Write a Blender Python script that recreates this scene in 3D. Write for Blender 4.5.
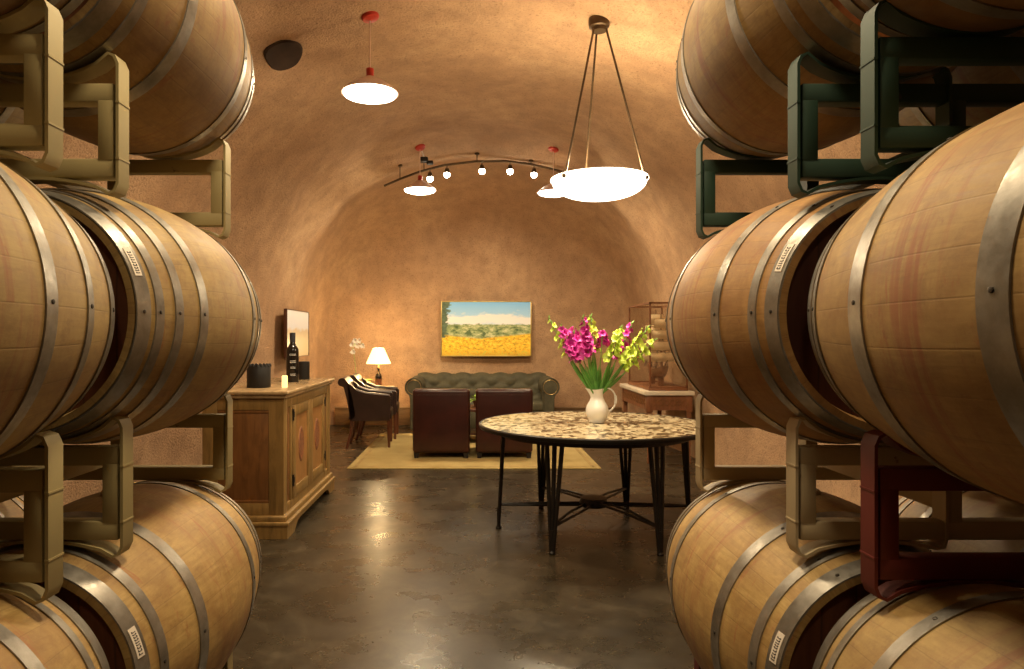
import bpy, bmesh, math, random
from mathutils import Vector, Matrix, noise
PI = math.pi
random.seed(7)
sc = bpy.context.scene
col = sc.collection
for o in list(bpy.data.objects):
    bpy.data.objects.remove(o)

# ------------------------------------------------------------------ camera, world, exposure
F = 700.0; CX = 475.0; CY = 338.0; CAMH = 1.34
cam = bpy.data.cameras.new('camera'); camo = bpy.data.objects.new('camera', cam); col.objects.link(camo)
camo.location = (0, 0, CAMH); camo.rotation_euler = (PI/2, 0, 0)
cam.sensor_width = 36.0; cam.lens = 36.0*F/1024
cam.shift_x = (512-CX)/1024; cam.shift_y = (CY-334.5)/1024
cam.clip_start = 0.05
sc.camera = camo
w = bpy.data.worlds.new('world'); sc.world = w; w.use_nodes = True
w.node_tree.nodes['Background'].inputs[0].default_value = (1.0, 0.75, 0.5, 1)
w.node_tree.nodes['Background'].inputs[1].default_value = 0.0
sc.view_settings.view_transform = 'Standard'
sc.view_settings.look = 'None'
sc.view_settings.gamma = 1.0
sc.view_settings.use_curve_mapping = False
sc.view_settings.exposure = 0.0

WARM = (1.0, 0.79, 0.50)
def lamp(name, kind, loc, energy, color=WARM, parent=None, rot=(0,0,0), **kw):
    l = bpy.data.lights.new(name, kind); l.energy = energy; l.color = color
    for k, v in kw.items(): setattr(l, k, v)
    o = bpy.data.objects.new(name, l); col.objects.link(o)
    o.location = loc; o.rotation_euler = rot
    if parent: o.parent = parent
    return o

# ------------------------------------------------------------------ material helpers
class NT:
    def __init__(s, name):
        s.m = bpy.data.materials.new(name); s.m.use_nodes = True
        s.t = s.m.node_tree; s.n = s.t.nodes; s.b = s.n['Principled BSDF']
    def node(s, typ, **kw):
        n = s.n.new(typ)
        for k, v in kw.items(): setattr(n, k, v)
        return n
    def link(s, a, b): s.t.links.new(a, b)
    def val(s, sock, v):
        if isinstance(v, (int, float)): sock.default_value = v
        elif isinstance(v, tuple): sock.default_value = v if len(v) == len(sock.default_value) else (*v, 1)
        else: s.link(v, sock)
    def math(s, op, a, b=0.0, c=None):
        n = s.node('ShaderNodeMath', operation=op)
        s.val(n.inputs[0], a); s.val(n.inputs[1], b)
        if c is not None: s.val(n.inputs[2], c)
        return n.outputs[0]
    def mix(s, f, a, b, bt='MIX'):
        n = s.node('ShaderNodeMix', data_type='RGBA', blend_type=bt)
        s.val(n.inputs[0], f); s.val(n.inputs[6], a); s.val(n.inputs[7], b)
        return n.outputs[2]
    def coords(s, kind='Object'): return s.node('ShaderNodeTexCoord').outputs[kind]
    def mapping(s, v, scale=(1,1,1), loc=(0,0,0), rot=(0,0,0)):
        n = s.node('ShaderNodeMapping'); s.link(v, n.inputs[0])
        n.inputs['Scale'].default_value = scale
        n.inputs['Rotation'].default_value = rot
        if isinstance(loc, tuple): n.inputs['Location'].default_value = loc
        else: s.link(loc, n.inputs['Location'])
        return n.outputs[0]
    def noise(s, v, scale, detail=4, rough=0.55, dist=0.0, out=0):
        n = s.node('ShaderNodeTexNoise'); s.link(v, n.inputs['Vector'])
        n.inputs['Scale'].default_value = scale; n.inputs['Detail'].default_value = detail
        n.inputs['Roughness'].default_value = rough; n.inputs['Distortion'].default_value = dist
        return n.outputs[out]
    def ramp(s, f, stops, interp='LINEAR'):
        n = s.node('ShaderNodeValToRGB'); s.link(f, n.inputs[0]); r = n.color_ramp; r.interpolation = interp
        while len(r.elements) < len(stops): r.elements.new(0.5)
        for e, (p, c) in zip(r.elements, stops):
            e.position = p; e.color = (*c, 1) if isinstance(c, tuple) else (c, c, c, 1)
        return n.outputs[0]
    def bump(s, h, strength=0.3, dist=0.01):
        n = s.node('ShaderNodeBump'); s.link(h, n.inputs['Height'])
        n.inputs['Strength'].default_value = strength; n.inputs['Distance'].default_value = dist
        s.link(n.outputs[0], s.b.inputs['Normal'])
    def base(s, v): s.val(s.b.inputs['Base Color'], v)
    def rough(s, v): s.val(s.b.inputs['Roughness'], v)
    def metal(s, v): s.b.inputs['Metallic'].default_value = v
    def sep(s, v):
        n = s.node('ShaderNodeSeparateXYZ'); s.link(v, n.inputs[0]); return n.outputs

def simple(name, c, rough=0.5, metal=0.0, var=0.25, scale=12.0, bump=0.0, bscale=60.0, stretch=(1,1,1)):
    t = NT(name); v = t.mapping(t.coords(), scale=stretch)
    nz = t.noise(v, scale, 5)
    d = tuple(x*(1-var) for x in c); l = tuple(min(1, x*(1+var)) for x in c)
    t.base(t.ramp(nz, [(0.3, d), (0.7, l)])); t.rough(rough); t.metal(metal)
    if bump: t.bump(t.noise(v, bscale, 4), bump, 0.004)
    return t.m
def emis(name, c, strength):
    t = NT(name); t.base(c); t.b.inputs['Emission Color'].default_value = (*c, 1)
    t.b.inputs['Emission Strength'].default_value = strength; t.rough(0.4)
    # faint clouding of the glass
    v = t.coords(); t.link(t.ramp(t.noise(v, 6.0, 3), [(0.0, tuple(x*0.9 for x in c)), (1.0, c)]), t.b.inputs['Emission Color'])
    return t.m

def make_plaster():
    t = NT('gunite_plaster'); v = t.coords()
    big = t.noise(v, 0.9, 4, 0.6, 0.3); mid = t.noise(v, 5.0, 6, 0.65); fine = t.noise(v, 55.0, 4, 0.7)
    c = t.ramp(big, [(0.3, (0.42, 0.25, 0.135)), (0.5, (0.51, 0.32, 0.18)), (0.72, (0.58, 0.385, 0.225))])
    c = t.mix(t.ramp(mid, [(0.35, 0.55), (0.6, 0.0)]), c, (0.32, 0.19, 0.11))
    sp = t.ramp(fine, [(0.32, 0.7), (0.46, 0.0)])
    c = t.mix(sp, c, (0.20, 0.11, 0.06))
    t.base(c); t.rough(0.9)
    h = t.math('ADD', t.math('MULTIPLY', mid, 0.8), t.math('MULTIPLY', fine, 0.7))
    t.bump(h, 0.75, 0.03)
    return t.m
def make_floor():
    t = NT('stained_concrete'); v = t.coords()
    a = t.noise(v, 2.0, 10, 0.72, 0.8); b = t.noise(v, 9.0, 8, 0.75, 0.6); g = t.noise(v, 40.0, 4, 0.7)
    c = t.ramp(a, [(0.32, (0.020, 0.015, 0.009)), (0.5, (0.045, 0.035, 0.021)), (0.68, (0.092, 0.074, 0.048))])
    c = t.mix(t.ramp(b, [(0.38, 0.75), (0.6, 0.0)]), c, (0.026, 0.019, 0.011))
    c = t.mix(t.ramp(g, [(0.60, 0.0), (0.8, 0.2)]), c, (0.14, 0.115, 0.08))
    t.base(c)
    t.rough(t.ramp(t.noise(v, 3.5, 5, 0.6), [(0.3, 0.22), (0.7, 0.36)]))
    t.b.inputs['Specular IOR Level'].default_value = 0.42
    t.bump(t.noise(v, 9.0, 3, 0.5), 0.05, 0.006)
    return t.m
def make_oak():
    t = NT('barrel_oak'); uv = t.node('ShaderNodeUVMap').outputs[0]
    oi = t.node('ShaderNodeObjectInfo')
    s = t.sep(uv); NS = 30.0
    u30 = t.math('MULTIPLY', s[0], NS)
    cell = t.math('FLOOR', u30)
    fr = t.math('FRACT', u30)
    edge = t.math('MINIMUM', fr, t.math('SUBTRACT', 1.0, fr))
    wn = t.node('ShaderNodeTexWhiteNoise', noise_dimensions='2D')
    cb = t.node('ShaderNodeCombineXYZ'); t.link(cell, cb.inputs[0]); t.link(oi.outputs['Random'], cb.inputs[1])
    t.link(cb.outputs[0], wn.inputs['Vector'])
    off = t.node('ShaderNodeCombineXYZ'); t.link(t.math('MULTIPLY', oi.outputs['Random'], 40.0), off.inputs[0]); t.link(cell, off.inputs[1])
    gv = t.mapping(t.node('ShaderNodeUVMap').outputs[0], scale=(46, 2.6, 1), loc=off.outputs[0])
    grain = t.noise(gv, 3.0, 6, 0.65, 0.8)
    off2 = t.node('ShaderNodeCombineXYZ'); t.link(t.math('MULTIPLY', oi.outputs['Random'], 63.0), off2.inputs[2])
    ov = t.mapping(t.coords(), loc=off2.outputs[0])
    blot = t.noise(ov, 6.0, 8, 0.68, 0.6); spk = t.noise(ov, 32.0, 4, 0.7)
    c = t.ramp(grain, [(0.25, (0.255, 0.17, 0.058)), (0.5, (0.36, 0.255, 0.100)), (0.78, (0.46, 0.340, 0.150))])
    c = t.mix(t.math('MULTIPLY', wn.outputs[0], 0.28), c, (0.34, 0.205, 0.08))
    c = t.mix(t.ramp(blot, [(0.40, 0.0), (0.68, 0.75)]), c, (0.20, 0.105, 0.035))
    c = t.mix(t.ramp(spk, [(0.62, 0.0), (0.72, 0.55)]), c, (0.20, 0.10, 0.05))
    # red wine stains: streaks near the bung line and specks
    sv = t.mapping(t.coords(), scale=(1.0, 3.5, 1.0), loc=off2.outputs[0])
    st = t.noise(sv, 4.2, 6, 0.72, 1.0)
    c = t.mix(t.ramp(st, [(0.585, 0.0), (0.69, 0.6)]), c, (0.27, 0.07, 0.035))
    # wine that ran down around the belly from the bung
    bv = t.mapping(t.node('ShaderNodeUVMap').outputs[0], scale=(5, 30, 1), loc=off2.outputs[0])
    bn = t.noise(bv, 1.0, 5, 0.6, 0.4); near = t.ramp(t.math('ABSOLUTE', t.math('SUBTRACT', s[1], 0.5)), [(0.03, 1.0), (0.15, 0.0)])
    c = t.mix(t.math('MULTIPLY', near, t.ramp(bn, [(0.50, 0.0), (0.66, 0.62)])), c, (0.24, 0.06, 0.035))
    sc_ = t.noise(t.mapping(t.node('ShaderNodeUVMap').outputs[0], scale=(30, 9, 1), loc=off2.outputs[0]), 1.6, 6, 0.75)
    c = t.mix(t.ramp(sc_, [(0.5, 0.0), (0.7, 0.5)]), c, (0.17, 0.095, 0.04))
    c = t.mix(1.0, c, oi.outputs['Color'], 'MULTIPLY')
    line = t.ramp(edge, [(0.0, 0.30), (0.025, 0.0)])
    c = t.mix(line, c, (0.10, 0.055, 0.02))
    t.base(c); t.rough(t.ramp(grain, [(0.2, 0.5), (0.8, 0.7)]))
    h = t.math('SUBTRACT', t.math('MULTIPLY', grain, 0.4), t.ramp(edge, [(0.0, 0.4), (0.03, 0.0)]))
    t.bump(h, 0.25, 0.002)
    return t.m
def make_head():
    t = NT('barrel_head_oak'); v = t.coords(); oi = t.node('ShaderNodeObjectInfo')
    s = t.sep(v)
    x = t.math('MULTIPLY', t.math('ADD', s[0], 0.4), 13.0)
    fr = t.math('FRACT', x); edge = t.math('MINIMUM', fr, t.math('SUBTRACT', 1.0, fr))
    wn = t.node('ShaderNodeTexWhiteNoise', noise_dimensions='1D'); t.link(t.math('FLOOR', x), wn.inputs['W'])
    g = t.noise(t.mapping(v, scale=(14, 1, 1.5)), 4.0, 5, 0.6, 0.5)
    c = t.ramp(g, [(0.3, (0.17, 0.06, 0.022)), (0.7, (0.26, 0.10, 0.035))])
    c = t.mix(t.math('MULTIPLY', wn.outputs[0], 0.5), c, (0.11, 0.03, 0.015))
    c = t.mix(t.ramp(edge, [(0.0, 0.8), (0.05, 0.0)]), c, (0.06, 0.03, 0.015))
    c = t.mix(1.0, c, oi.outputs['Color'], 'MULTIPLY')
    t.base(c); t.rough(0.6); return t.m
def make_hoop():
    t = NT('galvanised_hoop'); v = t.coords()
    a = t.noise(v, 9.0, 6, 0.65); b = t.noise(v, 60.0, 3)
    c = t.ramp(a, [(0.3, (0.17, 0.155, 0.13)), (0.55, (0.30, 0.28, 0.245)), (0.75, (0.42, 0.40, 0.35))])
    t.base(c); t.metal(0.75); t.rough(t.ramp(b, [(0.3, 0.33), (0.7, 0.5)])); t.bump(a, 0.15, 0.004)
    return t.m
def make_paint(name, c, chip=(0.10, 0.06, 0.03), rough=0.6):
    t = NT(name); v = t.coords()
    a = t.noise(v, 14.0, 6, 0.7); b = t.noise(v, 3.0, 4)
    cc = t.ramp(b, [(0.3, tuple(x*0.82 for x in c)), (0.7, c)])
    t.base(t.mix(t.ramp(a, [(0.66, 0.0), (0.72, 0.8)]), cc, chip)); t.rough(rough); t.bump(a, 0.08, 0.003)
    return t.m

P_PLASTER = make_plaster(); P_FLOOR = make_floor(); P_OAK = make_oak(); P_HEAD = make_head(); P_HOOP = make_hoop()
P_BEIGE = make_paint('khaki_paint', (0.36, 0.29, 0.13)); P_CREAM = make_paint('cream_paint', (0.50, 0.40, 0.24))
P_GREEN = make_paint('dark_green_paint', (0.012, 0.040, 0.022)); P_RED = make_paint('dark_red_paint', (0.14, 0.014, 0.008))
P_BUNG = simple('bung_silicone', (0.62, 0.55, 0.42), 0.5); P_RIVET = simple('rivet_steel', (0.06, 0.05, 0.04), 0.5, 0.6)
P_STICK = simple('sticker_paper', (0.75, 0.66, 0.55), 0.6, var=0.05); P_INK = simple('black_ink', (0.02, 0.02, 0.03), 0.6)
P_MATTE = simple('matte_black', (0.006, 0.005, 0.005), 0.6)
P_BLACK = simple('blackened_iron', (0.018, 0.014, 0.011), 0.45, 0.4); P_BRONZE = simple('aged_bronze', (0.10, 0.065, 0.035), 0.4, 0.7)
P_LEATHER = simple('oxblood_leather', (0.035, 0.007, 0.005), 0.33, var=0.35, scale=5, bump=0.15)
P_DLEATHER = simple('dark_brown_leather', (0.03, 0.014, 0.010), 0.33, var=0.35, scale=5, bump=0.15)
P_OLIVE = simple('olive_velvet', (0.062, 0.056, 0.030), 0.75, var=0.35, scale=8, bump=0.2)
P_DWOOD = simple('dark_reddish_wood', (0.10, 0.032, 0.014), 0.4, var=0.3, scale=6, stretch=(6,6,1))
P_WHITE = simple('white_ceramic', (0.90, 0.88, 0.84), 0.22, var=0.04)
P_MARBLE = simple('cream_marble', (0.74, 0.66, 0.52), 0.25, var=0.1, scale=5)
P_REDCAN = simple('red_enamel', (0.45, 0.03, 0.015), 0.4)
P_SHADE = simple('enamel_shade', (0.72, 0.50, 0.38), 0.4, var=0.05)
P_GLOW = emis('glowing_diffuser', (1.0, 0.90, 0.72), 9.0)
P_BOWL = emis('glowing_alabaster', (1.0, 0.90, 0.70), 5.0)
P_BULB = emis('spot_bulb', (1.0, 0.93, 0.74), 40.0)
P_LSHADE = emis('lit_lamp_shade', (1.0, 0.76, 0.36), 2.4)
P_FLAME = emis('lit_candle_wax', (1.0, 0.72, 0.30), 1.4)
P_STEM = simple('stem_green', (0.16, 0.34, 0.06), 0.45, var=0.3); P_LEAF = simple('leaf_green', (0.10, 0.30, 0.05), 0.45, var=0.3)
P_MAG = simple('magenta_petal', (0.55, 0.02, 0.30), 0.5, var=0.3, scale=40); P_YEL = simple('lime_yellow_petal', (0.58, 0.74, 0.10), 0.5, var=0.2, scale=40)
P_GREENP = simple('bright_leaf', (0.30, 0.48, 0.08), 0.5, var=0.3); P_ORCHID = simple('orchid_petal', (0.78, 0.72, 0.62), 0.5, var=0.05)
P_BGLASS = simple('black_bottle_glass', (0.010, 0.008, 0.007), 0.12, var=0.1)
P_GOLD = simple('gilt_frame', (0.50, 0.36, 0.13), 0.35, 0.5)
P_BRASS = simple('dull_brass', (0.30, 0.20, 0.08), 0.35, 0.8)

def make_wood(name, c, stretch=(8, 8, 1.2), rough=0.42):
    t = NT(name); v = t.mapping(t.coords(), scale=stretch)
    g = t.noise(v, 3.0, 7, 0.65, 0.8); b = t.noise(t.coords(), 4.0, 4)
    cc = t.ramp(g, [(0.25, tuple(x*0.5 for x in c)), (0.5, c), (0.8, tuple(min(1, x*1.35) for x in c))])
    t.base(t.mix(t.ramp(b, [(0.4, 0.0), (0.8, 0.45)]), cc, tuple(x*0.45 for x in c))); t.rough(rough); t.bump(g, 0.1, 0.003)
    return t.m
P_CAB = make_wood('antique_pine', (0.26, 0.155, 0.048)); P_CABD = make_wood('antique_pine_dark', (0.20, 0.085, 0.024))
P_DOORP = make_wood('painted_door_panel', (0.36, 0.175, 0.055)); P_CABTOP = make_wood('waxed_pine_top', (0.42, 0.29, 0.15), (8, 1.2, 8), 0.25)
P_MEDAL = simple('faded_red_medallion', (0.22, 0.085, 0.035), 0.6, var=0.4, scale=50)
P_CONS = make_wood('carved_red_wood', (0.22, 0.085, 0.035))
P_PLINTH = make_wood('low_plinth_brown', (0.20, 0.115, 0.05), (1.2, 8, 8))

def make_mosaic():
    t = NT('mosaic_top'); v = t.coords(); 
    vo = t.node('ShaderNodeTexVoronoi', feature='F1'); nz = t.noise(v, 14.0, 3, out=1)
    vm = t.node('ShaderNodeVectorMath', operation='MULTIPLY_ADD'); t.link(nz, vm.inputs[0]); vm.inputs[1].default_value = (0.07, 0.07, 0.0); t.link(v, vm.inputs[2])
    t.link(vm.outputs[0], vo.inputs['Vector']); vo.inputs['Scale'].default_value = 32.0
    dark = t.ramp(vo.outputs['Color'], [(0.36, 1.0), (0.42, 0.0)])
    rr = t.node('ShaderNodeVectorMath', operation='LENGTH'); t.link(v, rr.inputs[0])
    ring = t.ramp(rr.outputs['Value'], [(0.50, 1.0), (0.505, 0.35), (0.62, 0.35), (0.625, 1.0)])
    wv = t.noise(t.mapping(v, scale=(1, 1, 0)), 22.0, 2, 0.5, 2.5)
    scroll = t.ramp(wv, [(0.47, 0.0), (0.5, 1.0), (0.53, 0.0)])
    dk = t.math('MULTIPLY', dark, ring)
    dk = t.math('MAXIMUM', dk, t.math('MULTIPLY', scroll, 0.55))
    c = t.mix(dk, t.ramp(vo.outputs['Color'], [(0.4, (0.42, 0.34, 0.20)), (0.9, (0.60, 0.53, 0.36))]), (0.045, 0.03, 0.015))
    t.base(c); t.rough(0.16); return t.m
P_MOSAIC = make_mosaic()

def make_landscape():
    t = NT('landscape_canvas'); uv = t.node('ShaderNodeUVMap').outputs[0]; s = t.sep(uv)
    cl = t.noise(t.mapping(uv, scale=(3, 4, 1)), 1.6, 5, 0.6)
    hl = t.noise(t.mapping(uv, scale=(5, 7, 1)), 2.0, 6, 0.75)
    fl = t.noise(t.mapping(uv, scale=(10, 8, 1)), 2.6, 6, 0.8)
    sky = t.ramp(s[1], [(0.55, (0.74, 0.84, 0.92)), (0.75, (0.42, 0.70, 1.0)), (1.0, (0.22, 0.56, 1.0))])
    up = t.math('SUBTRACT', t.math('ADD', cl, 0.33), t.math('MULTIPLY', t.math('ABSOLUTE', t.math('SUBTRACT', s[1], 0.66)), 2.0))
    sky = t.mix(t.ramp(up, [(0.58, 0.0), (0.72, 1.0)]), sky, (0.92, 0.92, 0.92))
    hill = t.ramp(hl, [(0.38, (0.07, 0.13, 0.04)), (0.5, (0.34, 0.42, 0.18)), (0.62, (0.72, 0.70, 0.40))])
    y1 = t.math('ADD', s[1], t.math('MULTIPLY', t.math('SUBTRACT', hl, 0.5), 0.12))
    c = t.mix(t.ramp(y1, [(0.57, 0.0), (0.59, 1.0)]), hill, sky)
    fw = t.ramp(fl, [(0.38, (0.42, 0.30, 0.03)), (0.48, (0.95, 0.50, 0.02)), (0.52, (1.0, 0.66, 0.04)), (0.65, (1.0, 0.85, 0.12))])
    fw = t.mix(t.ramp(t.math('SUBTRACT', t.math('ADD', fl, 0.0), s[1]), [(0.40, 0.0), (0.55, 0.55)]), fw, (0.30, 0.30, 0.05))
    dip = t.math('MULTIPLY', t.math('ABSOLUTE', t.math('SUBTRACT', s[0], 0.42)), 0.16)
    y2 = t.math('SUBTRACT', t.math('ADD', s[1], t.math('MULTIPLY', t.math('SUBTRACT', fl, 0.5), 0.1)), dip)
    c = t.mix(t.ramp(y2, [(0.30, 0.0), (0.33, 1.0)]), fw, c)
    # tree at the left margin and two round bushes
    tx = t.math('ADD', t.math('SUBTRACT', s[0], t.math('MULTIPLY', t.math('SUBTRACT', hl, 0.5), 0.30)), t.math('MULTIPLY', t.math('SUBTRACT', 1.0, s[1]), 0.06))
    tree = t.math('MULTIPLY', t.ramp(tx, [(0.075, 1.0), (0.095, 0.0)]), t.ramp(s[1], [(0.32, 0.0), (0.34, 1.0)]))
    c = t.mix(tree, c, t.ramp(hl, [(0.35, (0.03, 0.06, 0.03)), (0.65, (0.13, 0.20, 0.12))]))
    for bx, by, rx, ry in ((0.30, 0.43, 0.085, 0.13), (0.47, 0.40, 0.05, 0.10), (0.62, 0.45, 0.035, 0.06)):
        dx = t.math('DIVIDE', t.math('SUBTRACT', s[0], bx), rx); dy = t.math('DIVIDE', t.math('SUBTRACT', s[1], by), ry)
        d = t.math('ADD', t.math('ADD', t.math('MULTIPLY', dx, dx), t.math('MULTIPLY', dy, dy)), t.math('MULTIPLY', fl, 1.6))
        c = t.mix(t.ramp(d, [(0.9, 1.0), (1.25, 0.0)]), c, (0.10, 0.16, 0.06))
    t.base(c); t.rough(0.5); return t.m
P_LAND = make_landscape()
def make_pale_picture():
    t = NT('pale_landscape_canvas'); s = t.sep(t.node('ShaderNodeUVMap').outputs[0])
    n = t.noise(t.mapping(t.node('ShaderNodeUVMap').outputs[0], scale=(3, 3, 1)), 2.0, 4)
    y = t.math('ADD', s[1], t.math('MULTIPLY', t.math('SUBTRACT', n, 0.5), 0.2))
    c = t.ramp(y, [(0.0, (0.80, 0.66, 0.40)), (0.35, (0.80, 0.68, 0.45)), (0.55, (0.62, 0.52, 0.38)), (0.62, (0.70, 0.76, 0.88)), (1.0, (0.88, 0.93, 1.0))])
    t.base(c); t.rough(0.3); return t.m
P_PALE = make_pale_picture()
def make_rug():
    t = NT('tan_wool'); v = t.coords(); n = t.noise(v, 3.0, 4); f = t.noise(v, 90.0, 3)
    c = t.ramp(n, [(0.35, (0.33, 0.24, 0.085)), (0.65, (0.42, 0.32, 0.13))])
    t.base(c); t.rough(0.95); t.bump(f, 0.4, 0.005); return t.m
P_RUG = make_rug()
def make_glass():
    t = NT('clear_case_glass'); t.base((0.9, 0.88, 0.82))
    out = t.n['Material Output']; tr = t.node('ShaderNodeBsdfTransparent'); gl = t.node('ShaderNodeBsdfGlossy'); gl.inputs['Roughness'].default_value = 0.05
    mx = t.node('ShaderNodeMixShader'); fz = t.node('ShaderNodeFresnel'); fz.inputs[0].default_value = 1.5
    mx.inputs[0].default_value = 0.06; t.link(tr.outputs[0], mx.inputs[1]); t.link(gl.outputs[0], mx.inputs[2]); t.link(mx.outputs[0], out.inputs[0])
    tr.inputs[0].default_value = (0.97, 0.96, 0.94, 1)
    return t.m
P_GLASS = make_glass()

# ------------------------------------------------------------------ mesh helpers
def obj(name, bm, mats, parent=None, loc=(0,0,0), rot=(0,0,0), smooth=True, angle=40):
    me = bpy.data.meshes.new(name)
    bmesh.ops.recalc_face_normals(bm, faces=bm.faces[:])
    if smooth:
        for f in bm.faces: f.smooth = True
        for e in bm.edges:
            if len(e.link_faces) == 2 and e.calc_face_angle(0) > math.radians(angle): e.smooth = False
    bm.to_mesh(me); bm.free()
    for m in (mats if isinstance(mats, (list, tuple)) else [mats]): me.materials.append(m)
    o = bpy.data.objects.new(name, me); col.objects.link(o)
    o.location = loc; o.rotation_euler = rot
    if parent: o.parent = parent
    return o
def thing(name, label, cat, loc=(0,0,0), rz=0.0, group=None):
    o = bpy.data.objects.new(name, None); col.objects.link(o); o.empty_display_size = 0.1
    o.location = loc; o.rotation_euler = (0, 0, rz); o['label'] = label; o['category'] = cat
    if group: o['group'] = group
    return o
def tag(o, label, cat, group=None):
    o['label'] = label; o['category'] = cat
    if group: o['group'] = group
    return o
def struct(o): o['kind'] = 'structure'; return o
def dup(root, loc, rz=None, label=None, group=None):
    r = root.copy(); col.objects.link(r); r.location = loc
    if rz is not None: r.rotation_euler = (0, 0, rz)
    if label: r['label'] = label
    if group: r['group'] = group
    for ch in list(root.children):
        c = ch.copy(); col.objects.link(c); c.parent = r
        for g in list(ch.children):
            d = g.copy(); col.objects.link(d); d.parent = c
    return r
def B(): return bmesh.new()
def box(bm, x0, x1, y0, y1, z0, z1, bev=0.0, seg=2, mi=0, M=None):
    r = bmesh.ops.create_cube(bm, size=1.0); vs = r['verts']
    for v in vs:
        v.co = Vector(((x0+x1)/2+v.co.x*(x1-x0), (y0+y1)/2+v.co.y*(y1-y0), (z0+z1)/2+v.co.z*(z1-z0)))
    fs = set(f for v in vs for f in v.link_faces)
    if bev > 0:
        es = list(set(e for v in vs for e in v.link_edges))
        rr = bmesh.ops.bevel(bm, geom=es, offset=bev, segments=seg, affect='EDGES', profile=0.5)
        vs = list(set(rr['verts']) | set(v for v in vs if v.is_valid)); fs = set(f for v in vs for f in v.link_faces)
    for f in fs: f.material_index = mi
    if M is not None: bmesh.ops.transform(bm, matrix=M, verts=vs)
    return vs
def lathe(bm, prof, n=32, M=None, mi=0, cap=True):
    """prof: list of (r, z); spun about Z"""
    rings = []
    for r, z in prof:
        if r < 1e-6: rings.append([bm.verts.new((0, 0, z))])
        else: rings.append([bm.verts.new((r*math.cos(2*PI*i/n), r*math.sin(2*PI*i/n), z)) for i in range(n)])
    for a, b in zip(rings, rings[1:]):
        for i in range(n):
            j = (i+1) % n
            if len(a) == 1 and len(b) == 1: continue
            if len(a) == 1: f = bm.faces.new((a[0], b[i], b[j]))
            elif len(b) == 1: f = bm.faces.new((a[i], b[0], a[j]))
            else: f = bm.faces.new((a[i], b[i], b[j], a[j]))
            f.material_index = mi
    if cap:
        for rg in (rings[0], rings[-1]):
            if len(rg) > 1: bm.faces.new(rg).material_index = mi
    vs = [v for rg in rings for v in rg]
    if M is not None: bmesh.ops.transform(bm, matrix=M, verts=vs)
    return vs
def tube(bm, pts, r, n=8, mi=0, flat=None):
    """round tube through points; r number or list; flat=(a,b) scales"""
    pts = [Vector(p) for p in pts]; rings = []
    up = Vector((0, 0, 1))
    for i, p in enumerate(pts):
        d = (pts[min(i+1, len(pts)-1)] - pts[max(i-1, 0)]).normalized()
        if abs(d.dot(up)) > 0.95: up2 = Vector((0, 1, 0))
        else: up2 = up
        a = d.cross(up2).normalized(); b = a.cross(d).normalized()
        rr = r[i] if isinstance(r, (list, tuple)) else r
        fa, fb = flat or (1, 1)
        rings.append([bm.verts.new(p + a*rr*fa*math.cos(2*PI*k/n) + b*rr*fb*math.sin(2*PI*k/n)) for k in range(n)])
    for a, b in zip(rings, rings[1:]):
        for i in range(n):
            bm.faces.new((a[i], a[(i+1) % n], b[(i+1) % n], b[i])).material_index = mi
    bm.faces.new(rings[0]).material_index = mi; bm.faces.new(rings[-1]).material_index = mi
def strap(bm, pts, y0, y1, th, mi=0):
    """flat strap: polyline in XZ, extruded y0..y1, thickness th"""
    P = [Vector((x, 0, z)) for x, z in pts]; A = []; Bq = []
    for i, p in enumerate(P):
        d = (P[min(i+1, len(P)-1)] - P[max(i-1, 0)]).normalized(); nrm = Vector((-d.z, 0, d.x))
        A.append(p + nrm*th/2); Bq.append(p - nrm*th/2)
    rows = []
    for a, b in zip(A, Bq):
        rows.append([bm.verts.new((a.x, y0, a.z)), bm.verts.new((a.x, y1, a.z)), bm.verts.new((b.x, y1, b.z)), bm.verts.new((b.x, y0, b.z))])
    for r, s in zip(rows, rows[1:]):
        for k in range(4): bm.faces.new((r[k], r[(k+1) % 4], s[(k+1) % 4], s[k])).material_index = mi
    bm.faces.new(rows[0]); bm.faces.new(rows[-1])
def prism(bm, poly, axis, a0, a1, mi=0):
    """poly in the plane normal to axis, extruded a0..a1. axis y: (x,z); x: (y,z); z: (x,y)"""
    def mk(p, a): return {'y': (p[0], a, p[1]), 'x': (a, p[0], p[1]), 'z': (p[0], p[1], a)}[axis]
    A = [bm.verts.new(mk(p, a0)) for p in poly]; C = [bm.verts.new(mk(p, a1)) for p in poly]; n = len(poly)
    for i in range(n): bm.faces.new((A[i], A[(i+1) % n], C[(i+1) % n], C[i])).material_index = mi
    bm.faces.new(A).material_index = mi; bm.faces.new(C).material_index = mi
def at(px, py, Y): return Vector(((px-CX)*Y/F, Y, CAMH+(CY-py)*Y/F))

# ------------------------------------------------------------------ the cave
TX = 0.05
def tunnel(y):
    """half width, apex, spring at depth y"""
    s = max(0.0, min(1.0, (y-5.9)/1.3)); s = s*s*(3-2*s)
    hw = 2.72*(1-s) + 2.40*s
    lip = math.exp(-((y-8.62)/0.30)**2)
    ap = 3.66 + 0.05*math.sin(y*0.9) - 0.16*lip
    return hw-0.05*lip, ap
Y0, YD, YE = -3.2, 8.75, 10.8
NU = 96
def ring(hw, ap, y, s=1.0):
    pts = []; sp = 1.25; n = 2.25
    for i in range(NU+1):
        f = i/NU
        if f < 0.16: x, z = -hw, sp*f/0.16
        elif f > 0.84: x, z = hw, sp*(1-f)/0.16
        else:
            a = PI*(1-(f-0.16)/0.68)
            c_, s_ = math.cos(a), math.sin(a)
            x = hw*math.copysign(abs(c_)**(2/n), c_); z = sp+(ap-sp)*abs(s_)**(2/n)
        pts.append(Vector((TX + x*s, y, z*s)))
    return pts
rows = []; ys = []
y = Y0
while y < YD:
    hw, ap = tunnel(y); rows.append(ring(hw, ap, y)); ys.append(y); y += 0.11
i_dome = len(rows)
hw0, ap0 = tunnel(YD)
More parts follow.
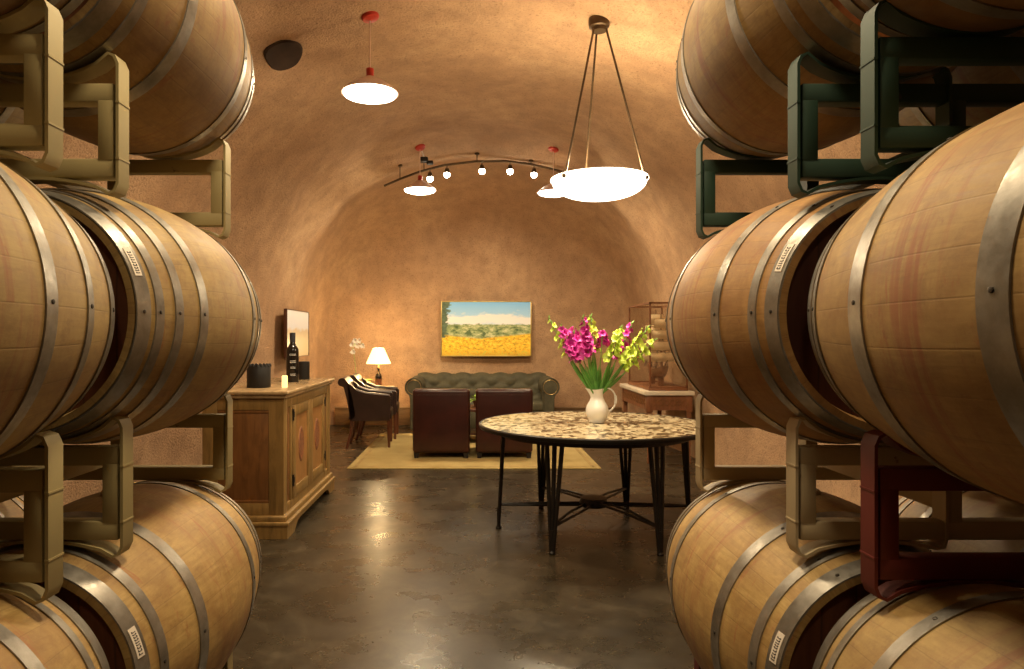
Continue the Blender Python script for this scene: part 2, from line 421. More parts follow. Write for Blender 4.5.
for k in range(0, 25):
    t = PI/2*k/24
    q_ = min(1.0, k/4); q_ = q_*q_*(3-2*q_)
    ct = max(0.0, math.cos(t)); rows.append(ring(2.22+(hw0-2.22+0.05*q_)*ct**0.4, 2.80+(ap0-2.80+0.14*q_)*ct**0.8, YD+(YE-YD)*math.sin(t)))
for k in range(1, 22):
    s = 1-k/22.0
    rows.append(ring(2.22, 2.80, YE, max(s, 0.02)))
def disp(p):
    a = 0.045*noise.noise(p*0.9)+0.020*noise.noise(p*2.3+Vector((5,2,1)))+0.008*noise.noise(p*6.0)
    return a
# displace along approximate normals
import numpy as np
G = np.array([[list(p) for p in r] for r in rows])
du = np.gradient(G, axis=1); dv = np.gradient(G, axis=0)
def unit(a): return a/np.maximum(np.linalg.norm(a, axis=2, keepdims=True), 1e-9)
N = unit(np.cross(dv, du))
ctr = np.zeros_like(G); ctr[..., 0] = TX; ctr[..., 1] = np.minimum(G[..., 1], 8.0)-0.0; ctr[..., 2] = 1.2
sgn = np.sign(np.sum(N*(ctr-G), axis=2, keepdims=True)); sgn[sgn == 0] = 1
N = N*sgn
for i in range(G.shape[0]):
    for j in range(G.shape[1]):
        p = Vector(G[i, j]); fz = min(1.0, max(0.0, p.z/0.3))
        G[i, j] += N[i, j]*disp(p)*fz
du = np.gradient(G, axis=1); dv = np.gradient(G, axis=0)
N2 = unit(np.cross(dv, du)); sgn = np.sign(np.sum(N2*N, axis=2, keepdims=True)); sgn[sgn == 0] = 1; N2 *= sgn
def piece(name, i0, i1, j0, j1):
    vs = []; ns = []; fs = []; W = j1-j0+1
    for i in range(i0, i1+1):
        for j in range(j0, j1+1): vs.append(tuple(G[i, j])); ns.append(tuple(N2[i, j]))
    for i in range(i1-i0):
        for j in range(W-1): fs.append((i*W+j, i*W+j+1, (i+1)*W+j+1, (i+1)*W+j))
    me = bpy.data.meshes.new(name); me.from_pydata(vs, [], fs); me.update()
    me.polygons.foreach_set('use_smooth', [True]*len(me.polygons))
    if Vector(me.polygons[0].normal).dot(Vector(ns[0])) < 0: me.flip_normals()
    me.normals_split_custom_set_from_vertices(ns)
    me.materials.append(P_PLASTER)
    o = bpy.data.objects.new(name, me); col.objects.link(o); return struct(o)
JL, JR = 22, NU-22
piece('wall_left', 0, i_dome, 0, JL); piece('ceiling', 0, i_dome, JL, JR); piece('wall_right', 0, i_dome, JR, NU)
piece('wall_back', i_dome, len(rows)-1, 0, NU)
bm = B(); prism(bm, [(p[0], p[2]) for p in G[0]], 'y', Y0-0.1, Y0+0.02); struct(obj('wall_front', bm, P_PLASTER, smooth=False))
bm = B(); box(bm, -3.2, 3.3, Y0-0.1, YE+0.2, -0.1, 0.0); struct(obj('floor', bm, P_FLOOR, smooth=False))
bm = B(); box(bm, TX-2.2, TX+2.2, YE-0.075, YE-0.03, 0, 0.25, 0.008); box(bm, TX-2.2, TX+2.2, YE-0.085, YE-0.03, 0.25, 0.275, 0.006)
struct(obj('baseboard_back', bm, P_PLINTH))
from mathutils.bvhtree import BVHTree
_W = NU+1
BVH = BVHTree.FromPolygons([Vector(p) for r in G for p in r], [(i*_W+j, i*_W+j+1, (i+1)*_W+j+1, (i+1)*_W+j) for i in range(G.shape[0]-1) for j in range(NU)])
def ceil_z(x, y): return BVH.ray_cast(Vector((x, y, 1.5)), Vector((0, 0, 1)))[0].z
def ceil_nrm(x, y):
    n = BVH.ray_cast(Vector((x, y, 1.5)), Vector((0, 0, 1)))[1]; return n if n.z < 0 else -n

# dark oval patch on the vault, built as a thin raised lens
def ray_ceiling(px, py):
    d = (at(px, py, 1.0)-Vector((0, 0, CAMH))).normalized()
    h = BVH.ray_cast(Vector((0, 0, CAMH)), d); n = h[1]
    return h[0], (n if n.dot(d) < 0 else -n)
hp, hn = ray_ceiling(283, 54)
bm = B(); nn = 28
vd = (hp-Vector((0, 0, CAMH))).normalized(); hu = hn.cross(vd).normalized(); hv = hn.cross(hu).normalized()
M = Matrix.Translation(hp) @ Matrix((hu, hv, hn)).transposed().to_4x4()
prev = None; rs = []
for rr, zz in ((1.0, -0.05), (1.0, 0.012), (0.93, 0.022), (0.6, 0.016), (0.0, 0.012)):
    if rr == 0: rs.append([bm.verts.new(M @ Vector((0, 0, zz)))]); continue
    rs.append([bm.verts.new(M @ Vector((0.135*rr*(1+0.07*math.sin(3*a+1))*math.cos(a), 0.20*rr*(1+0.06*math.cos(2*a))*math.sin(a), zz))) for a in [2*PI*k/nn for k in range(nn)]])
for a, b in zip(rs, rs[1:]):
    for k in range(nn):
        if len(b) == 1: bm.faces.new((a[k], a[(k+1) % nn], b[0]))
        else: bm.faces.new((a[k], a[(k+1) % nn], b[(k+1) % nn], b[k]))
struct(obj('trim_1', bm, simple('dark_oval_patch', (0.035, 0.018, 0.01), 0.95)))

# ------------------------------------------------------------------ barrels
BL, RH, RB = 0.92, 0.275, 0.345
def br(y): return RH + (RB-RH)*(1-(abs(y)/(BL/2))**1.9)
def barrel_body():
    bm = B(); uvl = bm.loops.layers.uv.new('UVMap'); n = 90
    prof = [(-BL/2+0.04, RH-0.027), (-BL/2, RH-0.018)] + [(-BL/2+BL*k/26, br(-BL/2+BL*k/26)) for k in range(27)] + [(BL/2, RH-0.018), (BL/2-0.04, RH-0.027)]
    rings = [[bm.verts.new((r*math.cos(2*PI*i/n), y, r*math.sin(2*PI*i/n))) for i in range(n)] for y, r in prof]
    for a, (pa, pb) in enumerate(zip(rings, rings[1:])):
        for i in range(n):
            j = (i+1) % n
            f = bm.faces.new((pa[i], pb[i], pb[j], pa[j]))
            for lp, (uu, yy) in zip(f.loops, ((i, prof[a][0]), (i, prof[a+1][0]), (i+1, prof[a+1][0]), (i+1, prof[a][0]))):
                lp[uvl].uv = (uu/n, yy+0.5)
    return bm
def hoop_bm(y0, y1):
    bm = B(); n = 96
    outer = [(y0+(y1-y0)*k/3, br(max(-BL/2, min(BL/2, y0+(y1-y0)*k/3)))+0.0035) for k in range(4)]
    prof = [(y0, br(y0)-0.002)] + outer + [(y1, br(y1)-0.002)]
    rings = [[bm.verts.new((r*math.cos(2*PI*i/n), y, r*math.sin(2*PI*i/n))) for i in range(n)] for y, r in prof]
    for a, b in zip(rings, rings[1:]):
        for i in range(n): bm.faces.new((a[i], b[i], b[(i+1) % n], a[(i+1) % n]))
    for i in range(n): bm.faces.new((rings[-1][i], rings[0][i], rings[0][(i+1) % n], rings[-1][(i+1) % n]))
    # rivets on both flanks
    ym = (y0+y1)/2; rm = br(ym)+0.0035
    for ang in (0.02, PI-0.02, 2.1):
        for dy in (-0.0,):
            c = Vector((rm*math.cos(ang), ym+dy, rm*math.sin(ang)))
            q = Vector((math.cos(ang), 0, math.sin(ang))).to_track_quat('Z', 'Y').to_matrix().to_4x4()
            lathe(bm, [(0.0045, -0.001), (0.0045, 0.0015), (0.0, 0.003)], 8, Matrix.Translation(c) @ q, mi=1)
    return bm
HOOPS6 = [(0.0, 0.042), (0.075, 0.103), (0.235, 0.275)]
HOOPS8 = [(0.0, 0.042), (0.060, 0.087), (0.130, 0.160), (0.235, 0.272)]
HOOPSW = [(0.0, 0.034), (0.150, 0.180), (0.310, 0.348)]
HOOPSR = [(0.0, 0.036), (0.046, 0.070), (0.272, 0.322)]
def make_barrel(hoops):
    root = thing('wine_barrel', 'oak barrel', 'barrel')
    obj('staves', barrel_body(), P_OAK, root)
    for sg in (-1, 1):
        bm = B()
        yy = sg*(BL/2-0.03)
        M = Matrix.Translation((0, yy, 0)) @ Matrix.Rotation(-sg*PI/2, 4, 'X')
        lathe(bm, [(0.0, -0.012), (RH-0.03, -0.012), (RH-0.024, -0.004), (0.17, 0.004), (0.0, 0.004)], 64, M)
        obj('barrel_head', bm, P_HEAD, root)
        for a, b in hoops:
            y0, y1 = sorted((sg*(BL/2-a), sg*(BL/2-b)))
            obj('hoop', hoop_bm(y0, y1), [P_HOOP, P_RIVET], root)
    bm = B(); lathe(bm, [(0.028, RB-0.004), (0.028, RB+0.004), (0.022, RB+0.012), (0.0, RB+0.014)], 20)
    obj('bung', bm, P_BUNG, root)
    return root
def sticker(root, side, ang_deg):
    """curved paper sticker on the near head hoop; side=+1 on +x flank"""
    bm = B(); a0 = math.radians(ang_deg); L = 0.068/RH; nseg = 8
    def P(y, a, dr=0.005):
        r = br(y)+dr; return Vector((side*r*math.cos(a), y, r*math.sin(a)))
    y0, y1 = -BL/2+0.010, -BL/2+0.031
    top = []; 
    for k in range(nseg+1):
        a = a0-L/2+L*k/nseg; top.append((bm.verts.new(P(y0, a)), bm.verts.new(P(y1, a)), bm.verts.new(P(y1, a, 0.0025)), bm.verts.new(P(y0, a, 0.0025))))
    for a, b in zip(top, top[1:]):
        for k in range(4): bm.faces.new((a[k], a[(k+1) % 4], b[(k+1) % 4], b[k]))
    bm.faces.new(top[0]); bm.faces.new(top[-1])
    st = obj('label_sticker', bm, P_STICK, root)
    bm = B(); rnd = random.Random(int(ang_deg*7+side))
    k = 0; a = a0-L/2+0.02
    while a < a0+L/2-0.03:
        wd = rnd.choice((0.010, 0.013, 0.016)); yy0 = y0+0.005; yy1 = y1-0.005
        for (ya, yb, aa, ab) in ((yy0, yy1, a, a+0.005), (yy0, yy0+0.0022, a, a+wd), (yy1-0.0022, yy1, a, a+wd if rnd.random() > .4 else a+0.006)):
            vs = [bm.verts.new(P(q, z, d)) for d in (0.005, 0.0058) for q, z in ((ya, aa), (yb, aa), (yb, ab), (ya, ab))]
            for idx in ((0,1,2,3), (4,5,6,7), (0,1,5,4), (1,2,6,5), (2,3,7,6), (3,0,4,7)): bm.faces.new([vs[i] for i in idx])
        a += wd+0.010
    obj('printed_letters', bm, P_INK, st)

ZB, ZM, ZT = CAMH-0.795, CAMH+0.055, CAMH+0.915
XL, XR, XRA = -1.04, 0.96, 1.00
YB_, YA_ = 1.58+BL/2, 0.60+BL/2
PROT = {6: [None, HOOPS6], 8: [None, HOOPS8], 'w': [None, HOOPSW], 'r': [None, HOOPSR]}
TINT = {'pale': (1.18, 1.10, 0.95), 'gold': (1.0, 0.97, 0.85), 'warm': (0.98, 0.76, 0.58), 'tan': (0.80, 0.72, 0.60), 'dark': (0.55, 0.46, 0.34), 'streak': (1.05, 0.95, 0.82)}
def place_barrel(x, y, z, hoops, tint, label, group, stick=None, head=(1,1,1), roll=0.0):
    if PROT[hoops][0] is None:
        b = PROT[hoops][0] = make_barrel(PROT[hoops][1]); b.location = (x, y, z); b['label'] = label; b['group'] = group
    else: b = dup(PROT[hoops][0], (x, y, z), label=label, group=group)
    b.rotation_euler = (0, roll, 0)
    for ch in b.children:
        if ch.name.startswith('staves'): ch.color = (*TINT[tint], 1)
        if ch.name.startswith('barrel_head'): ch.color = (*head, 1)
    b['stick'] = 0
    if stick: STICK.append((b, stick))
    return b
STICK = []
gl, gr = 'barrels in the left stack', 'barrels in the right stack'
place_barrel(XL, YB_, ZM, 8, 'gold', 'oak wine barrel with eight hoops and white sticker, left stack beside the cabinet, middle tier', gl, (1, 25))
place_barrel(XL-0.02, YA_, ZM, 'w', 'gold', 'oak wine barrel cut off by left photo edge, middle tier, nearest to viewer', gl)
place_barrel(XL, YB_, ZB, 6, 'pale', 'pale oak barrel with white sticker on the bottom tier in front of the cabinet', gl, (1, 17), roll=-0.06)
place_barrel(XL-0.02, YA_, ZB, 6, 'pale', 'oak barrel in the bottom left corner, bottom tier, mostly out of frame', gl)
place_barrel(XL-0.02, YB_-0.02, ZT, 6, 'tan', 'oak barrel high on the left top tier, its rounded end beside the dark ceiling patch', gl, roll=0.1)
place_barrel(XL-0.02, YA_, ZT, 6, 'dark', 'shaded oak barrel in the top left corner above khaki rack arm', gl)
place_barrel(XL-0.73, YB_, ZB, 6, 'pale', 'oak barrel glimpsed behind the left racks, bottom tier, next to wall', gl)
place_barrel(XL-0.73, YB_, ZM, 6, 'tan', 'oak barrel behind the middle tier of the left stack, next to wall', gl)
place_barrel(XL-0.73, YB_, ZT, 6, 'gold', 'oak barrel glimpsed behind upper left rack posts, top tier next to wall', gl)
place_barrel(XR, YB_, ZM, 6, 'warm', 'reddish brown oak barrel with white sticker beside glass display case, middle tier on right', gr, (-1, 27), head=(0.6, 0.5, 0.5))
place_barrel(XRA, YA_, ZM, 'r', 'streak', 'large wine-streaked oak barrel at right edge, middle tier, nearest to viewer', gr)
place_barrel(XR, YB_, ZB, 6, 'pale', 'pale oak barrel on right bottom tier below cream rack, red wine streak at its end', gr, (-1, 15), roll=0.05)
place_barrel(XRA, YA_, ZB, 6, 'gold', 'oak barrel in bottom right corner under the dark red rack', gr)
place_barrel(XR+0.03, YB_-0.02, ZT, 6, 'tan', 'oak barrel with orange head on right top tier above green rack', gr, head=(2.2, 2.0, 1.4), roll=0.08)
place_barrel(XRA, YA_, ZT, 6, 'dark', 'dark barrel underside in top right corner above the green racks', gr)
place_barrel(XR+0.73, YB_, ZB, 6, 'gold', 'yellowish oak barrel seen through the dark red rack, bottom tier by wall', gr)
place_barrel(XR+0.73, YB_, ZM, 6, 'tan', 'oak barrel behind the right middle tier next to wall', gr)
place_barrel(XR+0.73, YB_, ZT, 6, 'gold', 'oak barrel glimpsed through upper green racks, top tier by right wall', gr)
for b, (sd, an) in STICK: sticker(b, sd, an)
for o in bpy.data.objects:
    if 'stick' in o: del o['stick']

# ------------------------------------------------------------------ steel barrel racks
FO = BL/2-0.108           # frame offset from barrel centre
RF = br(FO)              # barrel radius at the frame
def make_rack(mat, floor=False):
    """origin: between two barrels, at their centre height"""
    root = thing('barrel_rack', 'rack', 'barrel rack')
    low = -(ZM-ZB) if not floor else -0.545
    for sg in (-1, 1):
        yc = sg*FO; y0, y1 = yc-0.025, yc+0.025
        bm = B()
        zr = -RF-0.012
        box(bm, -0.552, 0.552, y0+0.004, y1-0.004, zr-0.045, zr, 0.004)               # upper rail
        zl = (low+RF+0.010) if not floor else low+0.03
        box(bm, -0.552, 0.552, y0+0.004, y1-0.004, zl, zl+0.045, 0.004)          # lower rail
        for x in (-0.533, 0.533, -0.185, 0.185):
            box(bm, x-0.019, x+0.019, y0+0.003, y1-0.003, zl+0.04, zr-0.04, 0.003)
        obj('end_frame', bm, mat, root)
        for s2 in (-1, 1):
            for xo in (s2*0.365,):
                # loop strap: cradle on top, saddle below
                bm = B(); xa, xb = xo+s2*0.197, xo-s2*0.16
                pts = []
                ztop = -math.sqrt(RF**2-0.197**2)+0.0
                rr = RF+0.004
                def arc(x): return -math.sqrt(max(rr*rr-(x-xo)**2, 0))
                xs = [xb + (xa-xb)*k/14 for k in range(15)]
                top = [(x, arc(x)) for x in xs if abs(x-xb) > 0.02 and abs(x-xa) > 0.03]
                zt_a = arc(xa-s2*0.03)+0.006; zt_b = arc(xb+s2*0.02)
                def foot(x):
                    if floor: return low+0.006
                    return low+RF+0.008-0.036*((x-xo)/0.197)**2
                bot = [(x, foot(x)) for x in xs if abs(x-xb) > 0.02 and abs(x-xa) > 0.03]
                loop = [(xb, (zt_b+zl)/2), (xb, zt_b-0.03), (xb+s2*0.006, zt_b-0.012)] + top + [(xa-s2*0.022, zt_a+0.006), (xa-s2*0.008, zt_a), (xa, zt_a-0.018)]
                loop += [(xa, foot(xa)+0.024), (xa-s2*0.008, foot(xa)+0.006), (xa-s2*0.022, foot(xa)+0.0)] + bot[::-1] + [(xb+s2*0.006, foot(xb)+0.01), (xb, foot(xb)+0.03), (xb, (zt_b+zl)/2)]
                strap(bm, loop, y0, y1, 0.007)
                # weld beads
                for zz in (zl+0.045, zr-0.045):
                    box(bm, *sorted((xa-s2*0.004, xa+s2*0.005)), y0-0.001, y1+0.001, zz-0.002, zz+0.002)
                obj('cradle_strap', bm, mat, root)
    for x in (-0.185, 0.185):
        bm = B(); zc = -RF-0.125 if not floor else -RF-0.09
        box(bm, x-0.018, x+0.018, -FO+0.02, FO-0.02, zc-0.045, zc, 0.004)
        obj('connecting_bar', bm, mat, root)
    return root
RX = 0.365
protos = {}
def place_rack(x, y, z, key, mat, floor, label):
    k = (key, floor)
    if k not in protos: r = make_rack(mat, floor); r.location = (x, y, z); r['label'] = label; protos[k] = r
    else: r = dup(protos[k], (x, y, z), label=label)
    r['group'] = 'steel barrel racks'
    return r
RXo = 0.362
for (x, yy, z, key, mat, fl, lab) in (
    (XL-RXo, YB_, ZB, 'beige', P_BEIGE, True, 'khaki steel rack on the floor under pale barrel in front of the cabinet'),
    (XL-RXo-0.02, YA_, ZB, 'beige', P_BEIGE, True, 'khaki steel floor rack under barrel in the bottom left corner'),
    (XL-RXo, YB_, ZM, 'beige', P_BEIGE, False, 'khaki steel rack between middle and bottom barrels, beside the cabinet'),
    (XL-RXo-0.0, YA_-0.015, ZM, 'beige', P_BEIGE, False, 'khaki steel rack at the left photo edge between middle and bottom barrels'),
    (XL-RXo, YB_-0.02, ZT, 'beige', P_BEIGE, False, 'khaki steel rack under top left barrel, its far post against the tan wall'),
    (XL-RXo-0.0, YA_-0.015, ZT, 'beige', P_BEIGE, False, 'khaki steel rack with tall post in the top left corner'),
    (XR+RXo, YB_, ZB, 'rust', P_RED, True, 'dark red steel floor rack under the pale right bottom barrel'),
    (XRA+RXo, YA_, ZB, 'rust', P_RED, True, 'dark red steel floor rack under barrel in bottom right corner'),
    (XR+RXo+0.005, YB_, ZM, 'cream', P_CREAM, False, 'cream steel rack on right between sticker barrel and pale bottom barrel'),
    (XRA+RXo-0.005, YA_, ZM, 'rust', P_RED, False, 'dark red steel rack at lower right under the wine-streaked barrel'),
    (XR+RXo, YB_-0.02, ZT, 'green', P_GREEN, False, 'dark green steel rack under orange-headed top right barrel'),
    (XRA+RXo-0.005, YA_, ZT, 'green', P_GREEN, False, 'dark green steel rack with tall post nearest the top right corner')):
    place_rack(x, yy, z, key, mat, fl, lab)

# ------------------------------------------------------------------ round table
TC = Vector((0.83, 4.90, 0)); TH = 0.745; TR = 0.80
tb = thing('round_table', 'large round table with mosaic stone top and black iron rod legs', 'table', TC)
bm = B(); lathe(bm, [(0.0, TH-0.012), (TR-0.012, TH-0.012), (TR-0.012, TH-0.001), (0.0, TH)], 96)
obj('mosaic_top', bm, P_MOSAIC, tb, smooth=True)
bm = B()
prof = [(TR-0.014, TH-0.032), (TR-0.004, TH-0.030), (TR+0.004, TH-0.018), (TR+0.003, TH-0.006), (TR-0.004, TH+0.001), (TR-0.013, TH)]
lathe(bm, [(0.0, TH-0.032)] + prof + [(TR-0.0135, TH-0.011), (0.0, TH-0.0125)], 96); obj('table_rim', bm, P_BLACK, tb)
bm = B(); lathe(bm, [(0.60, TH-0.075), (0.66, TH-0.075), (0.66, TH-0.032), (0.60, TH-0.032)], 64, cap=False); obj('apron_ring', bm, P_BLACK, tb)
for k in range(6):
    a = math.radians(-2+60*k); ca, sa = math.cos(a), math.sin(a); tx, ty = -sa, ca
    bm = B()
    for s in (-1, 0, 1):
        top = (0.63*ca+tx*0.052*s, 0.63*sa+ty*0.052*s, TH-0.07); bot = (0.665*ca+tx*0.008*s, 0.665*sa+ty*0.008*s, 0.01)
        tube(bm, [top, bot], [0.015, 0.012], 8)
    M = Matrix.Translation((0.665*ca, 0.665*sa, 0)); lathe(bm, [(0.02, 0.0), (0.022, 0.012), (0.012, 0.022), (0.012, 0.15)], 12, M)
    obj('leg', bm, P_BLACK, tb)
    bm = B()
    for s in (-1, 1):
        tube(bm, [(0.655*ca+tx*0.006*s, 0.655*sa+ty*0.006*s, 0.17), (0.35*ca+tx*0.03*s, 0.35*sa+ty*0.03*s, 0.175+0.012*(k % 3)), (0.04*ca+tx*0.03*s, 0.04*sa+ty*0.03*s, 0.18+0.012*(k % 3))], 0.009, 8)
    obj('stretcher', bm, P_BLACK, tb)
bm = B(); lathe(bm, [(0.0, 0.165), (0.09, 0.165), (0.10, 0.18), (0.09, 0.225), (0.0, 0.235)], 24); obj('stretcher_hub', bm, P_BLACK, tb)

# pitcher
PX, PY = 0.86, 4.93
pt = thing('pitcher', 'white ceramic pitcher holding the gladioli on the round table', 'pitcher', (PX, PY, TH+0.001))
bm = B(); n = 40
prof = [(0.052, 0.0), (0.056, 0.006), (0.054, 0.014), (0.068, 0.035), (0.078, 0.062), (0.080, 0.09), (0.072, 0.12), (0.054, 0.15), (0.043, 0.175), (0.041, 0.195), (0.046, 0.22), (0.052, 0.235)]
inner = [(r-0.005, z) for r, z in prof[::-1]][:9]
rg = []
for idx, (r, z) in enumerate(prof+inner):
    row = []
    for i in range(n):
        a = 2*PI*i/n; k = max(0, (z-0.17)/0.065)
        sp = max(0.0, math.cos(a-PI))**5           # spout towards -x
        row.append(bm.verts.new(((r+0.035*sp*k)*math.cos(a), (r)*math.sin(a), z+0.014*sp*k+0.006*k*math.cos(a))))
    rg.append(row)
for a, b in zip(rg, rg[1:]):
    for i in range(n): bm.faces.new((a[i], a[(i+1) % n], b[(i+1) % n], b[i]))
bm.faces.new(rg[0]); bm.faces.new(rg[-1])
obj('body', bm, P_WHITE, pt, angle=70)
bm = B(); pts = []
for k in range(15):
    t_ = k/14; a = PI*0.62 - t_*PI*1.25
    pts.append((0.068+0.062*math.cos(a)+0.004*t_, 0, 0.160+0.082*math.sin(a)))
tube(bm, [(0.047, 0, 0.225)]+pts[1:]+[(0.073, 0, 0.085)], 0.0075, 10, flat=(1.3, 0.8)); obj('handle', bm, P_WHITE, pt)

# gladioli
def floret(bm, c, d, size, rnd):
    q = d.to_track_quat('Z', 'Y').to_matrix().to_4x4(); M = Matrix.Translation(c) @ q
    for k in range(6):
        a = 2*PI*k/6+rnd.random()*0.3; L = size*(1.0 if k % 2 else 0.85)*rnd.uniform(0.9, 1.15); wd = size*0.42
        ca, sa = math.cos(a), math.sin(a)
        def P(u, v, h): return M @ Vector((ca*u-sa*v, sa*u+ca*v, h))
        r0 = [P(0.1*size, -0.1*wd, 0), P(0.1*size, 0.1*wd, 0)]
        r1 = [P(0.45*L, -wd, 0.55*L), P(0.5*L, 0, 0.45*L), P(0.45*L, wd, 0.55*L)]
        r2 = [P(0.85*L, -wd*0.8, 0.72*L), P(0.95*L, 0, 0.62*L), P(0.85*L, wd*0.8, 0.72*L)]
        tip = P(1.12*L, 0, 0.55*L+rnd.uniform(-.1, .1)*L)
        v = [bm.verts.new(x) for x in r0+r1+r2+[tip]]
        for f in ((0,2,3), (0,3,1), (1,3,4), (2,5,6,3), (3,6,7,4), (5,8,6), (6,8,7)): bm.faces.new([v[i] for i in f])
def gladiolus(base, tip, bend, mat, label, nfl, size, seed, start=0.48, spread=1.0):
    rnd = random.Random(seed)
    root = thing('gladiolus', label, 'flower', base, group='gladioli in the white pitcher')
    b = Vector((0, 0, 0)); tp = tip-base
    def pos(t): return b.lerp(tp, t) + bend*math.sin(PI*t)*0.5
    bm = B(); tube(bm, [pos(k/10) for k in range(11)], [0.0052-0.0003*k for k in range(11)], 7); 
    for k in range(3):   # buds at the tip
        p = pos(1.0-k*0.035); dd = (pos(1)-pos(0.9)).normalized()+Vector((0.5*(-1)**k, 0, 0))
        tube(bm, [p, p+dd.normalized()*0.022], [0.006, 0.002], 6)
    obj('stem', bm, P_STEM, root)
    for k in range(nfl):
        f = k/max(1, nfl-1); t = start+(0.95-start)*f; p = pos(t); ax = (pos(min(1, t+.05))-pos(t-.05)).normalized()
        ang = rnd.uniform(-0.9, 0.9)-PI/2 + (1.1 if k % 2 else -1.1)
        side = Vector((math.cos(ang), math.sin(ang), 0)); d = (side+ax*0.45).normalized()
        bm = B(); floret(bm, p+d*0.006, d, size*(1.5 if mat is P_YEL else 1.35)*(1.0-0.5*f), rnd)
        o = obj('floret', bm, mat, root, smooth=True, angle=80)
    for s in (-1, 1):
        bm = B(); hgt = rnd.uniform(0.40, 0.56); prev = None
        ox = 0.012*s
        for k in range(9):
            t = k/8; c = pos(t*hgt)+Vector((ox*math.sin(t*2.2), 0.012*s, 0)); wv = 0.011*(1-t**2.2)+0.001
            cur = (bm.verts.new(c+Vector((-wv, 0, 0))), bm.verts.new(c+Vector((0, -0.004, 0.0))), bm.verts.new(c+Vector((wv, 0, 0))), bm.verts.new(c+Vector((0, 0.001, 0))))
            if prev:
                for i in range(4): bm.faces.new((prev[i], prev[(i+1) % 4], cur[(i+1) % 4], cur[i]))
            prev = cur
        obj('leaf', bm, P_LEAF, root)
    return root
spec = [ # tip px, base dx/dy, colour, label, florets, size
    (549, 318, -0.025, 0.00, P_YEL, 'leftmost lime yellow gladiolus with curved green tip', 6, 0.026, (-0.03, 0, -0.02)),
    (561, 327, -0.018, -0.02, P_MAG, 'magenta gladiolus leaning far left, lowest of the magenta spikes on the left', 8, 0.040, (0.0, 0, 0.0)),
    (572, 328, -0.010, -0.01, P_MAG, 'magenta gladiolus leaning left between its lower and taller magenta neighbours', 8, 0.042, (0.0, 0, 0.0)),
    (583, 317, -0.004, 0.015, P_MAG, 'tallest magenta gladiolus, left of the upright lime one', 7, 0.036, (-0.01, 0, 0.0)),
    (591, 316, 0.000, -0.015, P_YEL, 'upright lime green gladiolus in the middle of the bunch', 8, 0.032, (-0.01, 0, 0.0)),
    (603, 331, 0.006, 0.012, P_MAG, 'short magenta gladiolus just right of the upright lime one', 4, 0.042, (0.0, 0, 0.0)),
    (621, 327, 0.012, -0.012, P_YEL, 'lime yellow gladiolus leaning right behind magenta bloom', 7, 0.036, (0.01, 0, 0.0)),
    (632, 323, 0.018, 0.010, P_MAG, 'magenta gladiolus leaning right with dark pointed tip', 6, 0.034, (0.01, 0, -0.01)),
    (648, 327, 0.022, -0.008, P_YEL, 'upper lime yellow gladiolus of the two at far right', 7, 0.036, (0.01, 0, -0.02)),
    (655, 340, 0.026, 0.014, P_YEL, 'rightmost and lower lime yellow gladiolus near display case', 6, 0.034, (0.0, 0, -0.03))]
for i, (tx_, ty_, bx, by, mt, lb, nf, sz, bd) in enumerate(spec):
    base = Vector((PX+bx*0.8, PY+by*0.8, TH+0.19)); tip = at(tx_, ty_, PY+random.uniform(-0.10, 0.08))
    gladiolus(base, tip, Vector(bd), mt, lb, nf+3, sz, i+3, start=0.55 if nf > 5 else 0.76)

# ------------------------------------------------------------------ pendants
def make_pendant():
    p = thing('pendant_lamp', '', 'pendant lamp', group='enamel dome pendants')
    # origin = lamp rim centre; canopy height set by cord length 0.46
    bm = B(); lathe(bm, [(0.030, 0.11), (0.05, 0.10), (0.10, 0.075), (0.165, 0.03), (0.19, 0.004), (0.195, -0.004), (0.186, -0.002), (0.16, 0.022), (0.09, 0.066), (0.03, 0.09)], 40, cap=False)
    obj('lamp_shade', bm, P_SHADE, p)
    bm = B(); lathe(bm, [(0.184, 0.000), (0.176, -0.018), (0.13, -0.034), (0.07, -0.042), (0.0, -0.044)], 40, cap=False); lathe(bm, [(0.184, 0.000), (0.0, 0.004)], 40, cap=False)
    obj('diffuser', bm, P_GLOW, p)
    bm = B(); lathe(bm, [(0.018, 0.17), (0.026, 0.165), (0.026, 0.11), (0.034, 0.10)], 16); obj('socket', bm, P_REDCAN, p)
    return p
pend = make_pendant()
def finish_pendant(p, x, y, label, seed):
    c = p['lz']; h = ceil_z(x, y)-c
    bm = B(); tube(bm, [(0, 0, 0.165), (0, 0, h-0.03)], 0.004, 8); obj('cord', bm, P_SHADE, p)
    nrm = ceil_nrm(x, y); M = Matrix.Translation((0, 0, h)) @ nrm.to_track_quat('Z', 'X').to_matrix().to_4x4()
    bm = B(); lathe(bm, [(0.0, -0.03), (0.060, -0.03), (0.062, 0.012), (0.055, 0.022), (0.02, 0.03), (0.0, 0.032)], 28, M); obj('ceiling_canopy', bm, P_REDCAN, p)
    p['label'] = label; del p['lz']
# (px x of lamp, depth, lamp y)
PEND = [(-0.72, 4.80, 3.02, 'nearest enamel pendant with glowing disc and red ceiling canopy, left of centre'),
        (-0.648, 8.25, 3.085, 'farther enamel pendant hanging left of the track spotlights'),
        (0.92, 8.20, 3.045, 'farther enamel pendant half hidden behind the big glass bowl')]
PW = 36
pend_objs = []
for i, (x, yy, z, lab) in enumerate(PEND):
    p = pend if i == 0 else dup(pend, (x, yy, z))
    p.location = (x, yy, z); pend_objs.append((p, x, yy, z, lab, i))
for (p, x, yy, z, lab, i) in pend_objs:
    p['lz'] = z; finish_pendant(p, x, yy, lab, i)
    lamp('pendant_light', 'AREA', (0, 0, -0.05), PW, parent=p, shape='DISK', size=0.34)
    lamp('pendant_glow', 'POINT', (0, 0, -0.12), PW*0.5, parent=p, shadow_soft_size=0.05)

